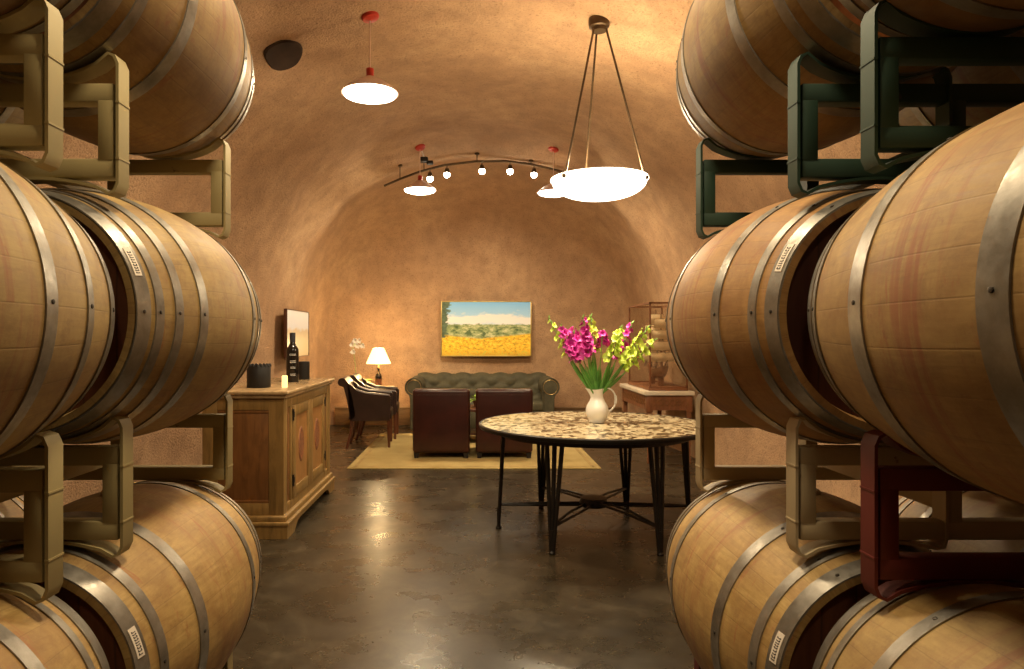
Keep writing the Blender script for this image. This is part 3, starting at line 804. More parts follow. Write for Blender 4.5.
# big glass bowl pendant on three rods
BX, BY = 0.86, 4.85; BZ = CAMH+(CY-181)*BY/F
bp = thing('bowl_pendant', 'large glowing glass bowl pendant on three bronze rods above the round table', 'pendant lamp', (BX, BY, BZ))
bm = B(); prof = []
for k in range(13):
    a = PI/2*k/12; prof.append((0.325*math.sin(a)**0.8 if k else 0.0, -0.125*math.cos(a)))
prof += [(0.337, 0.006), (0.335, 0.014), (0.322, 0.012)] + [(r*0.965, z+0.012) for r, z in prof[::-1]][1:]
lathe(bm, prof, 64, cap=False); obj('glass_bowl', bm, P_BOWL, bp)
hz = ceil_z(BX, BY)-BZ
rods = [math.radians(a) for a in (100, 215, 335)]
for a in rods:
    bm = B(); x_, y_ = 0.31*math.cos(a), 0.31*math.sin(a)
    tube(bm, [(x_, y_, 0.0), (x_, y_, 0.02), (0.05*math.cos(a), 0.05*math.sin(a), hz-0.06)], 0.0075, 8)
    lathe(bm, [(0.0, -0.022), (0.016, -0.015), (0.018, 0.0), (0.012, 0.02), (0.006, 0.035)], 12, Matrix.Translation((x_*1.04, y_*1.04, 0)))
    obj('rod', bm, P_BRONZE, bp)
bm = B(); lathe(bm, [(0.0, hz-0.07), (0.05, hz-0.07), (0.055, hz-0.045), (0.07, hz-0.04), (0.075, hz-0.01), (0.07, hz+0.03), (0, hz+0.03)], 32); obj('ceiling_canopy', bm, P_BRONZE, bp)
lamp('bowl_light', 'POINT', (0, 0, 0.06), 52, parent=bp, shadow_soft_size=0.10)
lamp('bowl_downlight', 'AREA', (0, 0, -0.135), 45, parent=bp, shape='DISK', size=0.3)

# ------------------------------------------------------------------ track with spots
YT = 8.5
tk = thing('track_light', 'curved bronze lighting track with five small lit spots under the vault', 'track light', (0, YT, 0))
trp = [at(px, py, YT)-Vector((0, YT, 0)) for px, py in ((384, 186), (400, 179), (420, 171.5), (445, 165), (475, 161.5), (505, 161), (530, 164), (552, 169), (575, 176))]
bm = B(); tube(bm, trp, 0.014, 8); obj('track', bm, P_BRONZE, tk)
def track_at(px):
    for a, b in zip(trp, trp[1:]):
        pa, pb = a.x*F/YT+CX, b.x*F/YT+CX
        if pa <= px <= pb: return a.lerp(b, (px-pa)/(pb-pa))
for px in (400, 424, 477, 531):
    c = track_at(px); bm = B(); top = min(ceil_z(c.x, YT)+0.02, c.z+0.30)
    tube(bm, [c, (c.x, 0, top)], 0.006, 6); lathe(bm, [(0.0, top-0.03), (0.03, top-0.03), (0.03, top)], 12, Matrix.Translation((c.x, 0, 0))); obj('hanger', bm, P_BRONZE, tk)
aim = {430: (-2.2, 8.8, 1.4), 447: (-0.3, 10.7, 1.3), 482: (0.3, 10.7, 1.3), 510: (0.6, 9.6, 0.8), 534: (2.0, 8.1, 1.2)}
for px, tg in aim.items():
    c = track_at(px); pc = c+Vector((0, 0, -0.10)); d = (Vector(tg)-(pc+Vector((0, YT, 0)))).normalized()
    q = d.to_track_quat('Z', 'Y').to_matrix().to_4x4()
    bm = B(); tube(bm, [c, pc], 0.006, 6); lathe(bm, [(0.012, 0.06), (0.022, 0.055), (0.034, 0.015), (0.036, 0.0), (0.032, 0.0), (0.018, 0.05)], 16, Matrix.Translation(pc), cap=False)
    h = obj('spot_head', bm, P_BRONZE, tk)
    bm = B(); lathe(bm, [(0.0, -0.038)]+[(0.038*math.sin(PI*k_/10), -0.038*math.cos(PI*k_/10)) for k_ in range(1, 10)]+[(0.0, 0.038)], 20, Matrix.Translation(pc-Vector((0, 0, 0.02)))); obj('bulb', bm, P_BULB, h)
    sl = lamp('spot_light', 'SPOT', pc-Vector((0, 0, 0.02))+d*0.06, 38, (1.0, 0.80, 0.52), parent=tk, spot_size=math.radians(85), spot_blend=0.8, shadow_soft_size=0.04)
    sl.rotation_euler = (-d).to_track_quat('Z', 'Y').to_euler()
# small dark fixture hanging from the red canopy by the track
p0 = at(424, 160, 8.35)
fx = thing('ceiling_fixture', 'small dark bracket-mounted fixture on the vault above the left end of the track', 'fixture', p0)
bm = B(); box(bm, -0.05, 0.05, -0.05, 0.05, -0.03, 0.03, 0.012); box(bm, 0.03, 0.11, -0.03, 0.03, -0.055, -0.01, 0.01); obj('housing', bm, P_BLACK, fx)
bm = B(); tube(bm, [(0, 0, 0.03), (-0.03, 0, ceil_z(p0.x, 8.35)-p0.z+0.01)], 0.010, 8); obj('bracket', bm, P_WHITE, fx)

# ------------------------------------------------------------------ cabinet (sideboard)
CXF, CXB, CY0, CY1, CH = -1.25, -1.86, 4.66, 6.22, 0.985
cb = thing('sideboard', 'antique pine sideboard with two painted doors beside the left barrels', 'cabinet', (0, 0, 0))
bm = B()
x0, x1, y0, y1 = CXB+0.03, CXF-0.035, CY0+0.035, CY1-0.035
box(bm, x0, x1-0.02, y0+0.02, y1-0.02, 0.14, CH-0.05)
# corner stiles and rails, front (x1) and near end (y0)
for (ya, yb) in ((y0+0.003, y0+0.10), (y1-0.10, y1), (y0+0.19, y0+0.23), (y1-0.23, y1-0.19)):
    box(bm, x1-0.03, x1, ya, yb, 0.14, CH-0.05, 0.004)
box(bm, x1-0.03, x1-0.001, y0, y1, CH-0.12, CH-0.05, 0.004); box(bm, x1-0.03, x1-0.001, y0, y1, 0.14, 0.21, 0.004)
for (xa, xb) in ((x0, x0+0.10), (x1-0.10, x1-0.003)): box(bm, xa, xb, y0, y0+0.03, 0.14, CH-0.05, 0.004); box(bm, xa, xb, y1-0.03, y1, 0.14, CH-0.05, 0.004)
box(bm, x0, x1, y0+0.001, y0+0.03, CH-0.13, CH-0.05, 0.004); box(bm, x0, x1, y0+0.001, y0+0.03, 0.14, 0.23, 0.004)
for (ya, yb) in ((y0-0.002, y0+0.05), (y1-0.05, y1+0.002)): box(bm, x1-0.05, x1+0.002, ya, yb, 0.141, CH-0.049)
obj('carcass', bm, P_CAB, cb)
bm = B(); box(bm, x0+0.09, x1-0.09, y0+0.012, y0+0.024, 0.22, CH-0.12, 0.004)
for a, b, c, d in ((x0+0.10, x1-0.10, CH-0.15, CH-0.13), (x0+0.10, x1-0.10, 0.23, 0.25)): box(bm, a, b, y0+0.006, y0+0.024, c, d, 0.004)
obj('end_panel', bm, P_CABD, cb)
bm = B(); box(bm, CXB, CXF+0.005, CY0-0.005, CY1+0.005, CH-0.025, CH, 0.008, 3); box(bm, CXB+0.015, CXF-0.012, CY0+0.012, CY1-0.012, CH-0.05, CH-0.022, 0.008, 2)
obj('cabinet_top', bm, P_CABTOP, cb)
bm = B()
box(bm, CXB+0.02, CXF-0.01, CY0+0.01, CY1-0.01, 0.105, 0.15, 0.012, 3); box(bm, CXB+0.02, CXF+0.01, CY0-0.01, CY1+0.01, 0.085, 0.112, 0.008, 2)
# plinth with shaped bracket feet: front board
def bracket(a0, a1):
    L = a1-a0; f = 0.26
    return [(a0, 0.0), (a0+f-0.06, 0.0), (a0+f-0.03, 0.03), (a0+f+0.02, 0.055), (a0+f+0.10, 0.062), (a1-f-0.10, 0.062), (a1-f-0.02, 0.055), (a1-f+0.03, 0.03), (a1-f+0.06, 0.0), (a1, 0.0), (a1, 0.092), (a0, 0.092)]
prism(bm, bracket(CY0+0.0, CY1-0.0), 'x', CXF-0.03, CXF)
def bracket2(a0, a1): return [(a0, 0.0), (a0+0.16, 0.0), (a0+0.2, 0.04), (a1-0.2, 0.04), (a1-0.16, 0.0), (a1, 0.0), (a1, 0.092), (a0, 0.092)]
prism(bm, bracket2(CXB+0.03, CXF-0.03), 'y', CY0, CY0+0.03); prism(bm, bracket2(CXB+0.03, CXF-0.03), 'y', CY1-0.03, CY1)
obj('plinth', bm, P_CAB, cb)
ymid = (y0+y1)/2; dw = (y1-0.23-(y0+0.23))/2
for k in range(2):
    ya = y0+0.232+k*dw; yb = ya+dw-0.004
    bm = B()
    za, zb = 0.212, CH-0.122; s = 0.075
    box(bm, x1-0.012, x1+0.008, ya, ya+s, za, zb, 0.004); box(bm, x1-0.012, x1+0.008, yb-s, yb, za, zb, 0.004)
    box(bm, x1-0.012, x1+0.008, ya+s-0.003, yb-s+0.003, zb-s, zb, 0.004); box(bm, x1-0.012, x1+0.008, ya+s-0.003, yb-s+0.003, za, za+s, 0.004)
    d = obj('door', bm, P_CAB, cb)
    bm = B(); box(bm, x1-0.012, x1-0.003, ya+s-0.005, yb-s+0.005, za+s-0.005, zb-s+0.005); obj('door_panel', bm, P_DOORP, d)
    bm = B(); M = Matrix.Translation((x1-0.0035, (ya+yb)/2, (za+zb)/2+0.02)) @ Matrix.Rotation(PI/2, 4, 'Y') @ Matrix.Diagonal((1.75, 1.0, 1.0, 1.0))
    lathe(bm, [(0.0, 0.006), (0.035, 0.005), (0.058, 0.003), (0.066, 0.007), (0.072, 0.003), (0.074, -0.001)], 32, M); obj('oval_medallion', bm, P_MEDAL, d)
    for zz in (0.34, 0.80):
        bm = B(); yy = ya-0.004 if k == 0 else yb+0.004
        tube(bm, [(x1+0.008, yy, zz-0.04), (x1+0.008, yy, zz+0.04)], 0.007, 8); box(bm, x1+0.004, x1+0.011, *sorted((yy, yy+(0.03 if k == 0 else -0.03))), zz-0.02, zz+0.02); obj('hinge', bm, P_BLACK, d)
for ya in (y0+0.10, y1-0.19):
    bm = B(); box(bm, x1-0.02, x1-0.012, ya, ya+0.09, 0.21, CH-0.12); box(bm, x1-0.015, x1-0.004, ya+0.025, ya+0.065, 0.26, CH-0.17, 0.004); obj('side_panel', bm, P_CABD, cb)

# things on the sideboard
c = at(257.5, 387, 5.0); 
bh = thing('black_canister', 'squat black scalloped canister near front of the sideboard', 'canister', (c.x, 5.03, CH))
bm = B(); lathe(bm, [(0.0, 0.0), (0.080, 0.0), (0.083, 0.005), (0.083, 0.155), (0.080, 0.16), (0.074, 0.16), (0.074, 0.02), (0.0, 0.02)], 40)
obj('canister_body', bm, P_MATTE, bh)
bm = B()
for k in range(18):
    a = 2*PI*k/18; lathe(bm, [(0.009, 0.15), (0.010, 0.163), (0.006, 0.170), (0.0, 0.171)], 8, Matrix.Translation((0.0785*math.cos(a), 0.0785*math.sin(a), 0)))
obj('scalloped_rim', bm, P_MATTE, bh)
cn = thing('candle', 'small lit cream votive candle between canister and wine bottle', 'candle', (-1.365, 5.02, CH))
bm = B(); lathe(bm, [(0.0, 0.0), (0.019, 0.0), (0.0205, 0.004), (0.0205, 0.082), (0.017, 0.086), (0.0, 0.080)], 20); obj('wax', bm, P_FLAME, cn)
bm = B(); tube(bm, [(0, 0, 0.078), (0.001, 0, 0.094)], 0.0012, 6); obj('wick', bm, P_BLACK, cn)
def bottle(name, label, loc, s, marks):
    b = thing(name, label, 'bottle', loc)
    pr = [(0.0, 0.0), (0.036, 0.0), (0.0385, 0.004), (0.0385, 0.185), (0.036, 0.205), (0.026, 0.222), (0.0165, 0.238), (0.0145, 0.255), (0.0145, 0.295), (0.0165, 0.297), (0.0165, 0.304), (0.0, 0.305)]
    bm = B(); lathe(bm, [(r*s, z*s) for r, z in pr], 32); obj('glass', bm, P_BGLASS, b)
    bm = B(); lathe(bm, [(0.0152*s, 0.248*s), (0.0172*s, 0.25*s), (0.0178*s, 0.306*s), (0.0, 0.307*s)], 24); obj('capsule', bm, P_INK, b)
    if marks:
        bm = B(); R = 0.0389*s; rnd = random.Random(3)
        for zc, hh, half in ((0.165, 0.010, 0.5), (0.120, 0.014, 0.42), (0.085, 0.010, 0.34), (0.040, 0.012, 0.36)):
            a = -half
            while a < half:
                wd = rnd.uniform(0.05, 0.09)
                for (za, zb, aa, ab) in ((0, 1, a, a+0.018), (0.8, 1, a, a+wd), (0, 0.2, a, a+wd)):
                    vs = []
                    for rr in (R, R+0.0006):
                        for zz, an in ((za, aa), (zb, aa), (zb, ab), (za, ab)):
                            th = -PI/2+0.28+an; vs.append(bm.verts.new((rr*math.cos(th), rr*math.sin(th), (zc+hh*zz)*s)))
                    for idx in ((0,1,2,3), (4,5,6,7), (0,1,5,4), (1,2,6,5), (2,3,7,6), (3,0,4,7)): bm.faces.new([vs[i] for i in idx])
                a += wd+0.04
        obj('pale_lettering', bm, P_WHITE, b)
    return b
bottle('wine_bottle', 'tall black wine bottle with pale lettering on the sideboard', (-1.475, 5.66, CH), 1.30, True)
c2 = thing('black_cup', 'small black cylinder behind the wine bottle on the sideboard', 'canister', (-1.475, 6.02, CH))
bm = B(); lathe(bm, [(0.0, 0.0), (0.05, 0.0), (0.052, 0.004), (0.052, 0.15), (0.049, 0.153), (0.046, 0.15), (0.046, 0.02), (0.0, 0.02)], 32); obj('cup_body', bm, P_MATTE, c2)
bm = B(); lathe(bm, [(0.047, 0.12), (0.047, 0.125), (0.0, 0.126), (0.0, 0.12)], 24, cap=False); obj('filling', bm, P_DWOOD, c2)

# ------------------------------------------------------------------ pictures
def picture(label, M, w_, h_, mat, frame_mat, fw, cat='painting'):
    p = thing('painting', label, cat); p.matrix_world = M
    bm = B()
    box(bm, -w_/2-fw, w_/2+fw, -0.03, 0.012, h_/2, h_/2+fw, 0.002); box(bm, -w_/2-fw, w_/2+fw, -0.03, 0.012, -h_/2-fw, -h_/2, 0.002)
    box(bm, -w_/2-fw, -w_/2, -0.03, 0.012, -h_/2, h_/2, 0.002); box(bm, w_/2, w_/2+fw, -0.03, 0.012, -h_/2, h_/2, 0.002)
    obj('frame', bm, frame_mat, p)
    bm = B(); box(bm, -w_/2, w_/2, -0.022, 0.0, -h_/2, h_/2)
    uvl = bm.loops.layers.uv.new('UVMap')
    for f in bm.faces:
        for l in f.loops: l[uvl].uv = (l.vert.co.x/w_+0.5, l.vert.co.z/h_+0.5)
    obj('canvas', bm, mat, p, smooth=False); return p
YP = YE-0.12
a = at(441, 301, YP); b = at(531.5, 356.5, YP)
picture('wide landscape painting of orange poppies under blue sky, above the sofa', Matrix.Translation(((a.x+b.x)/2, YP+0.03, (a.z+b.z)/2)), b.x-a.x-0.03, a.z-b.z-0.03, P_LAND, P_GOLD, 0.016)
wx = -2.22
y_a = -wx*F/(CX-284.5); y_b = -wx*F/(CX-307)
picture('pale landscape picture hanging on the left wall behind the wine bottle', Matrix.Translation((wx, (y_a+y_b)/2, CAMH+0.055)) @ Matrix.Rotation(PI/2, 4, 'Z'), y_b-y_a-0.03, 0.56, P_PALE, P_DWOOD, 0.008)  # thin dark frame: canvas side and its shadow put into the colour

# ------------------------------------------------------------------ rug, club chairs, sofa
rg_ = None
bm = B(); box(bm, -1.31, 1.29, 7.15, 9.75, 0.0, 0.012, 0.004)
rug = thing('area_rug', 'tan wool rug under the sofa group', 'rug'); obj('pile', bm, P_RUG, rug)
bm = B()
for (a0, a1, b0, b1) in ((-1.25, 1.23, 7.21, 7.24), (-1.25, 1.23, 9.66, 9.69), (-1.25, -1.22, 7.21, 9.69), (1.20, 1.23, 7.21, 9.69)): box(bm, a0, a1, b0, b1, 0.010, 0.0135)
obj('border_stripe', bm, simple('border_wool', (0.32, 0.22, 0.08), 0.95), rug)
def club_chair(x, label):
    r = thing('club_chair', label, 'armchair', (x, 7.70, 0.013), group='club chairs on the rug')
    W2 = 0.315
    bm = B(); box(bm, -W2, W2, 0.0, 0.17, 0.06, 0.765, 0.035, 4)
    for v in bm.verts:
        if v.co.z > 0.3: v.co.y -= (v.co.z-0.3)*0.05*(1 if v.co.y < 0.1 else 0.6)
    obj('backrest', bm, P_LEATHER, r)
    bm = B(); box(bm, -W2+0.002, W2-0.002, 0.12, 0.74, 0.06, 0.30, 0.02, 3); obj('seat_base', bm, P_LEATHER, r)
    bm = B(); box(bm, -W2+0.125, W2-0.125, 0.17, 0.76, 0.295, 0.43, 0.035, 4); obj('seat_cushion', bm, P_LEATHER, r)
    for s in (-1, 1):
        bm = B(); box(bm, *sorted((s*W2, s*(W2-0.12))), 0.10, 0.74, 0.10, 0.58, 0.03, 4); obj('armrest', bm, P_LEATHER, r)
    for sx in (-1, 1):
        for yy in (0.05, 0.69):
            bm = B(); prism(bm, [(sx*(W2-0.01), 0.065), (sx*(W2-0.02), 0.0), (sx*(W2-0.06), 0.0), (sx*(W2-0.075), 0.065)], 'y', yy-0.02, yy+0.025); obj('leg', bm, P_BLACK, r)
    bm = B()
    for zz in (0.70,): tube(bm, [(-W2+0.03, -0.021, zz), (W2-0.03, -0.021, zz)], 0.004, 6)
    obj('piping', bm, P_LEATHER, r)
    return r
cc = club_chair(-0.373, 'oxblood leather club chair seen from behind, left of the pair')
dup(cc, (0.322, 7.70, 0.013), label='oxblood leather club chair seen from behind, partly behind round table, right of the pair')

def arc_pts(cx, cz, r, a0, a1, n): return [(cx+r*math.cos(math.radians(a0+(a1-a0)*k/n)), cz+r*math.sin(math.radians(a0+(a1-a0)*k/n))) for k in range(n+1)]
sf = thing('sofa', 'olive green tufted sofa with rolled arms against the back wall', 'sofa', (0.10, 9.75, 0.0))
W = 0.95
bm = B()   # tufted back: front grid plus rolled top
NXs, NZs = 120, 26; grid = []
for j in range(NZs+1):
    row = []
    f = j/NZs
    for i in range(NXs+1):
        x = -W+2*W*i/NXs
        # profile: from seat up, then roll over top to rear
        if f < 0.6: z = 0.40+0.28*(f/0.6); yv = 0.52+0.05*(f/0.6); nrm = Vector((0, -1, 0.1))
        else:
            a = PI*1.02-(f-0.6)/0.4*PI*1.1; z = 0.70+0.105*math.sin(a); yv = 0.67+0.10*math.cos(a); nrm = Vector((0, math.cos(a), math.sin(a)))
        u = x/0.14; vv = (z-0.45)/0.085; sh = 0.5 if int(math.floor(vv+0.5)) % 2 else 0.0
        t1 = abs(math.cos(PI*(u*0.5+vv*0.5)))*abs(math.cos(PI*(u*0.5-vv*0.5)))
        p = Vector((x, yv, z))+nrm.normalized()*0.028*(t1**0.5)
        row.append(bm.verts.new(p))
    grid.append(row)
for a, b in zip(grid, grid[1:]):
    for i in range(NXs): bm.faces.new((a[i], a[i+1], b[i+1], b[i]))
obj('tufted_back', bm, P_OLIVE, sf, angle=80)
bm = B(); box(bm, -W-0.02, W+0.02, 0.57, 0.76, 0.06, 0.78, 0.04, 3); obj('back_frame', bm, P_OLIVE, sf)
bm = B(); box(bm, -W+0.01, W-0.01, 0.0, 0.62, 0.07, 0.32, 0.02, 2); obj('seat_base', bm, P_OLIVE, sf)
for k in range(3):
    a = -W+0.03+k*(2*W-0.06)/3; bm = B(); box(bm, a+0.003, a+(2*W-0.06)/3-0.003, -0.01, 0.56, 0.31, 0.45, 0.04, 4); obj('seat_cushion', bm, P_OLIVE, sf)
for s in (-1, 1):
    bm = B(); cxs = s*(W+0.0)
    prof = [(s*(W-0.085), 0.07), (s*(W-0.085), 0.60)] + [(cxs+s*p[0], p[1]) for p in arc_pts(0.0, 0.655, 0.128, 215, -60, 20)] + [(s*(W+0.055), 0.50), (s*(W+0.05), 0.07)]
    prism(bm, prof, 'y', -0.02, 0.72); obj('rolled_arm', bm, P_OLIVE, sf, angle=35)
    bm = B(); tube(bm, [(x_, -0.022, z_) for x_, z_ in prof[:1]+[(cxs+s*p[0]*0.97, p[1]) for p in arc_pts(0.0, 0.655, 0.124, 200, -60, 18)]+[(s*(W+0.045), 0.48), (s*(W+0.04), 0.08)]], 0.008, 6); obj('arm_piping', bm, P_OLIVE, sf)
    bm = B(); tube(bm, [(cxs+0.10*math.cos(2*PI*k/24), -0.021, 0.655+0.10*math.sin(2*PI*k/24)) for k in range(25)], 0.005, 6); obj('nailhead_trim', bm, P_BRASS, sf)
    for yy in (0.03, 0.66):
        bm = B(); lathe(bm, [(0.0, 0.0), (0.022, 0.0), (0.034, 0.04), (0.03, 0.075), (0.0, 0.075)], 16, Matrix.Translation((s*(W-0.03), yy, 0))); obj('leg', bm, P_DWOOD, sf)

# coffee table with a plant between chairs and sofa
ct = thing('coffee_table', 'low dark wooden coffee table between club chairs and sofa', 'table', (-0.03, 9.05, 0.013))
bm = B(); box(bm, -0.5, 0.5, -0.28, 0.28, 0.40, 0.44, 0.01); obj('tabletop', bm, P_DWOOD, ct)
for sx in (-1, 1):
    for sy in (-1, 1):
        bm = B(); box(bm, sx*0.45-0.025, sx*0.45+0.025, sy*0.23-0.025, sy*0.23+0.025, 0, 0.40, 0.004); obj('leg', bm, P_DWOOD, ct)
bm = B(); box(bm, -0.44, 0.44, -0.22, 0.22, 0.10, 0.13, 0.005); obj('shelf', bm, P_DWOOD, ct)
def plant(name, label, loc, potr, poth, potm, leafm, n, L, seed, wd=0.03, cat='plant'):
    rnd = random.Random(seed); r = thing(name, label, cat, loc)
    bm = B(); lathe(bm, [(0.0, 0.0), (potr*0.75, 0.0), (potr, poth), (potr*1.05, poth), (potr*0.95, poth*0.9), (0.0, poth*0.88)], 24); obj('pot', bm, potm, r)
    for k in range(n):
        a = rnd.uniform(0, 2*PI); el = rnd.uniform(0.2, 1.1); Lk = L*rnd.uniform(0.7, 1.1); bm = B(); prev = None
        for q in range(7):
            t = q/6; rad = Lk*t*math.cos(el)*1.1; z = poth*0.88+Lk*(math.sin(el)*t-0.35*t*t); wv = wd*math.sin(PI*min(1, t*0.93+0.07))**0.8
            c_ = Vector((rad*math.cos(a), rad*math.sin(a), z)); sd = Vector((-math.sin(a), math.cos(a), 0))*wv
            cur = [bm.verts.new(c_-sd+Vector((0, 0, 0.006))), bm.verts.new(c_), bm.verts.new(c_+sd+Vector((0, 0, 0.006)))]
            if prev:
                bm.faces.new((prev[0], prev[1], cur[1], cur[0])); bm.faces.new((prev[1], prev[2], cur[2], cur[1]))
            prev = cur
        obj('leaf', bm, leafm, r, angle=80)
    return r
plant('potted_plant', 'low green plant on the coffee table between the two club chairs', (0.04, 8.98, 0.453), 0.07, 0.09, P_DWOOD, P_GREENP, 22, 0.17, 5)

# ------------------------------------------------------------------ side chairs (facing right), side table, lamp, orchid
def side_chair(x, y, rz, label):
    r = thing('side_chair', label, 'chair', (x, y, 0), rz, group='dark leather side chairs by left wall')
    # local: faces +x, width along y. seat 0.47 high
    hw = 0.28
    bm = B(); box(bm, -0.22, 0.27, -hw+0.03, hw-0.03, 0.34, 0.47, 0.03, 4); obj('seat', bm, P_DLEATHER, r)
    # scrolled back
    bm = B()
    def bk(z): return -0.20-0.10*((z-0.4)/0.45)**1.5
    prof = [(-0.20, 0.36)] + [(bk(0.4+0.40*k/8)+0.035, 0.4+0.40*k/8) for k in range(9)] + arc_pts(bk(0.80)-0.035, 0.805, 0.052, 40, 235, 12) + [(bk(0.4+0.40*k/8)-0.035, 0.4+0.40*k/8) for k in range(7, -1, -1)] + [(-0.245, 0.36)]
    prism(bm, prof, 'y', -hw, hw); obj('scrolled_back', bm, P_DLEATHER, r, angle=35)
    for s in (-1, 1):
        bm = B(); yy0, yy1 = sorted((s*hw, s*(hw-0.06)))
        prof = [(-0.22, 0.34), (-0.26, 0.80), (-0.20, 0.765), (-0.14, 0.70), (-0.05, 0.665), (0.10, 0.65), (0.235, 0.645), (0.262, 0.63), (0.265, 0.60), (0.25, 0.34)]
        prism(bm, prof, 'y', yy0, yy1)
        obj('arm', bm, P_DLEATHER, r, angle=35)
        bm = B(); tube(bm, [(-0.19, s*(hw-0.055), 0.72), (-0.12, s*(hw-0.04), 0.695), (-0.04, s*(hw-0.035), 0.668), (0.10, s*(hw-0.035), 0.655), (0.245, s*(hw-0.035), 0.642)], 0.036, 10, flat=(1, 0.55)); obj('arm_pad', bm, P_DLEATHER, r)
        bm = B(); tube(bm, [(0.235, s*(hw-0.04), 0.36), (0.24, s*(hw-0.04), 0.0)], [0.024, 0.015], 8); obj('leg', bm, P_DWOOD, r)
        bm = B(); tube(bm, [(-0.20, s*(hw-0.04), 0.38), (-0.215, s*(hw-0.04), 0.2), (-0.27, s*(hw-0.04), 0.0)], [0.024, 0.02, 0.015], 8); obj('leg', bm, P_DWOOD, r)
    return r
sch = side_chair(-1.30, 8.72, math.radians(4), 'nearer dark leather armchair with scrolled back beside the sideboard')
dup(sch, (-1.30, 9.42, 0), math.radians(3), label='farther dark leather armchair with scrolled back next to side table')

st = thing('side_table', 'small side table with white top holding the lit lamp', 'table', (-1.45, 10.10, 0))
bm = B(); box(bm, -0.27, 0.27, -0.22, 0.22, 0.60, 0.635, 0.01); obj('tabletop', bm, P_MARBLE, st)
bm = B(); box(bm, -0.24, 0.24, -0.19, 0.19, 0.54, 0.60, 0.005); obj('apron', bm, P_DWOOD, st)
for sx in (-1, 1):
    for sy in (-1, 1):
        bm = B(); tube(bm, [(sx*0.21, sy*0.16, 0.56), (sx*0.22, sy*0.17, 0.0)], [0.022, 0.014], 8); obj('leg', bm, P_DWOOD, st)
tl = thing('table_lamp', 'lit table lamp with cream cone shade on dark bottle base', 'lamp', (-1.385, 10.05, 0.636))
bm = B(); lathe(bm, [(0.0, 0.0), (0.046, 0.0), (0.048, 0.01), (0.048, 0.15), (0.04, 0.18), (0.02, 0.21), (0.017, 0.225), (0.017, 0.27), (0.0, 0.272)], 28); obj('bottle_base', bm, P_BGLASS, tl)
bm = B(); lathe(bm, [(0.0485, 0.03), (0.0495, 0.03), (0.0495, 0.12), (0.0485, 0.12)], 28, cap=False); obj('paper_label', bm, P_DWOOD, tl)
bm = B(); lathe(bm, [(0.012, 0.26), (0.014, 0.28), (0.007, 0.30), (0.007, 0.36)], 16); obj('lamp_stem', bm, P_BRASS, tl)
bm = B(); lathe(bm, [(0.175, 0.335), (0.177, 0.34), (0.078, 0.56), (0.072, 0.56), (0.171, 0.338)], 40, cap=False); obj('lamp_shade', bm, P_LSHADE, tl)
bm = B(); lathe(bm, [(0.0, 0.36), (0.03, 0.38), (0.035, 0.42), (0.02, 0.46), (0.0, 0.465)], 16); obj('bulb', bm, P_LSHADE, tl)
lamp('lamp_up', 'POINT', (0, 0, 0.58), 34, (1.0, 0.70, 0.34), parent=tl, shadow_soft_size=0.06)
lamp('lamp_down', 'POINT', (0, 0, 0.335), 16, (1.0, 0.70, 0.34), parent=tl, shadow_soft_size=0.06)

orc = plant('potted_orchid', 'white orchid with arching stem and bright leaves left of the table lamp', (-1.62, 9.98, 0.636), 0.06, 0.09, P_WHITE, P_GREENP, 9, 0.20, 9, 0.035, cat='plant')
bm = B(); op = [at(356, 384, 9.98), at(355.5, 366, 9.98), at(353, 348, 9.98), at(356, 341, 9.98), at(362, 344, 9.98)]
tube(bm, [p-orc.location for p in op], 0.004, 6); obj('flower_stem', bm, P_STEM, orc)
for px, py in ((352, 345), (353, 352), (355, 341), (359, 341), (362.5, 346), (357, 346)):
    bm = B(); floret(bm, at(px, py, 9.96)-orc.location, Vector((0.1, -1, 0.1)).normalized(), 0.04, random.Random(px)); obj('blossom', bm, P_ORCHID, orc, angle=80)

# ------------------------------------------------------------------ console, display case, ship
KX0, KX1, KY0, KY1, KH = 1.80, 2.33, 7.42, 8.72, 0.775
cs = thing('console_table', 'carved reddish wood console with cream marble top along the right wall', 'table', (0, 0, 0))
bm = B(); box(bm, KX0, KX1, KY0, KY1, KH-0.045, KH, 0.006); obj('marble_top', bm, P_MARBLE, cs)
bm = B(); ax0, ax1, ay0, ay1 = KX0+0.03, KX1-0.02, KY0+0.03, KY1-0.03; zt = KH-0.045
box(bm, ax0, ax1, ay0, ay0+0.025, zt-0.16, zt); box(bm, ax0, ax0+0.025, ay0, ay1, zt-0.16, zt); box(bm, ax1-0.025, ax1, ay0, ay1, zt-0.16, zt); box(bm, ax0, ax1, ay1-0.025, ay1, zt-0.16, zt)
obj('apron', bm, P_CONS, cs)
bm = B()
for k in range(6):   # fretwork rings and diamonds on the near end
    cx_ = ax0+0.075+k*0.066
    M = Matrix.Translation((cx_, ay0-0.001, zt-0.08)) @ Matrix.Rotation(PI/2, 4, 'X')
    lathe(bm, [(0.034, -0.002), (0.034, 0.006), (0.026, 0.006), (0.026, -0.002)], 20 if k % 2 else 4, M, cap=False)
obj('fretwork', bm, P_CABD, cs)
bm = B()
for k in range(15):
    cy_ = ay0+0.10+k*0.078
    M = Matrix.Translation((ax0+0.001, cy_, zt-0.08)) @ Matrix.Rotation(-PI/2, 4, 'Y')
    lathe(bm, [(0.034, -0.002), (0.034, 0.006), (0.026, 0.006), (0.026, -0.002)], 20 if k % 2 else 4, M, cap=False)
obj('fretwork', bm, P_CABD, cs)
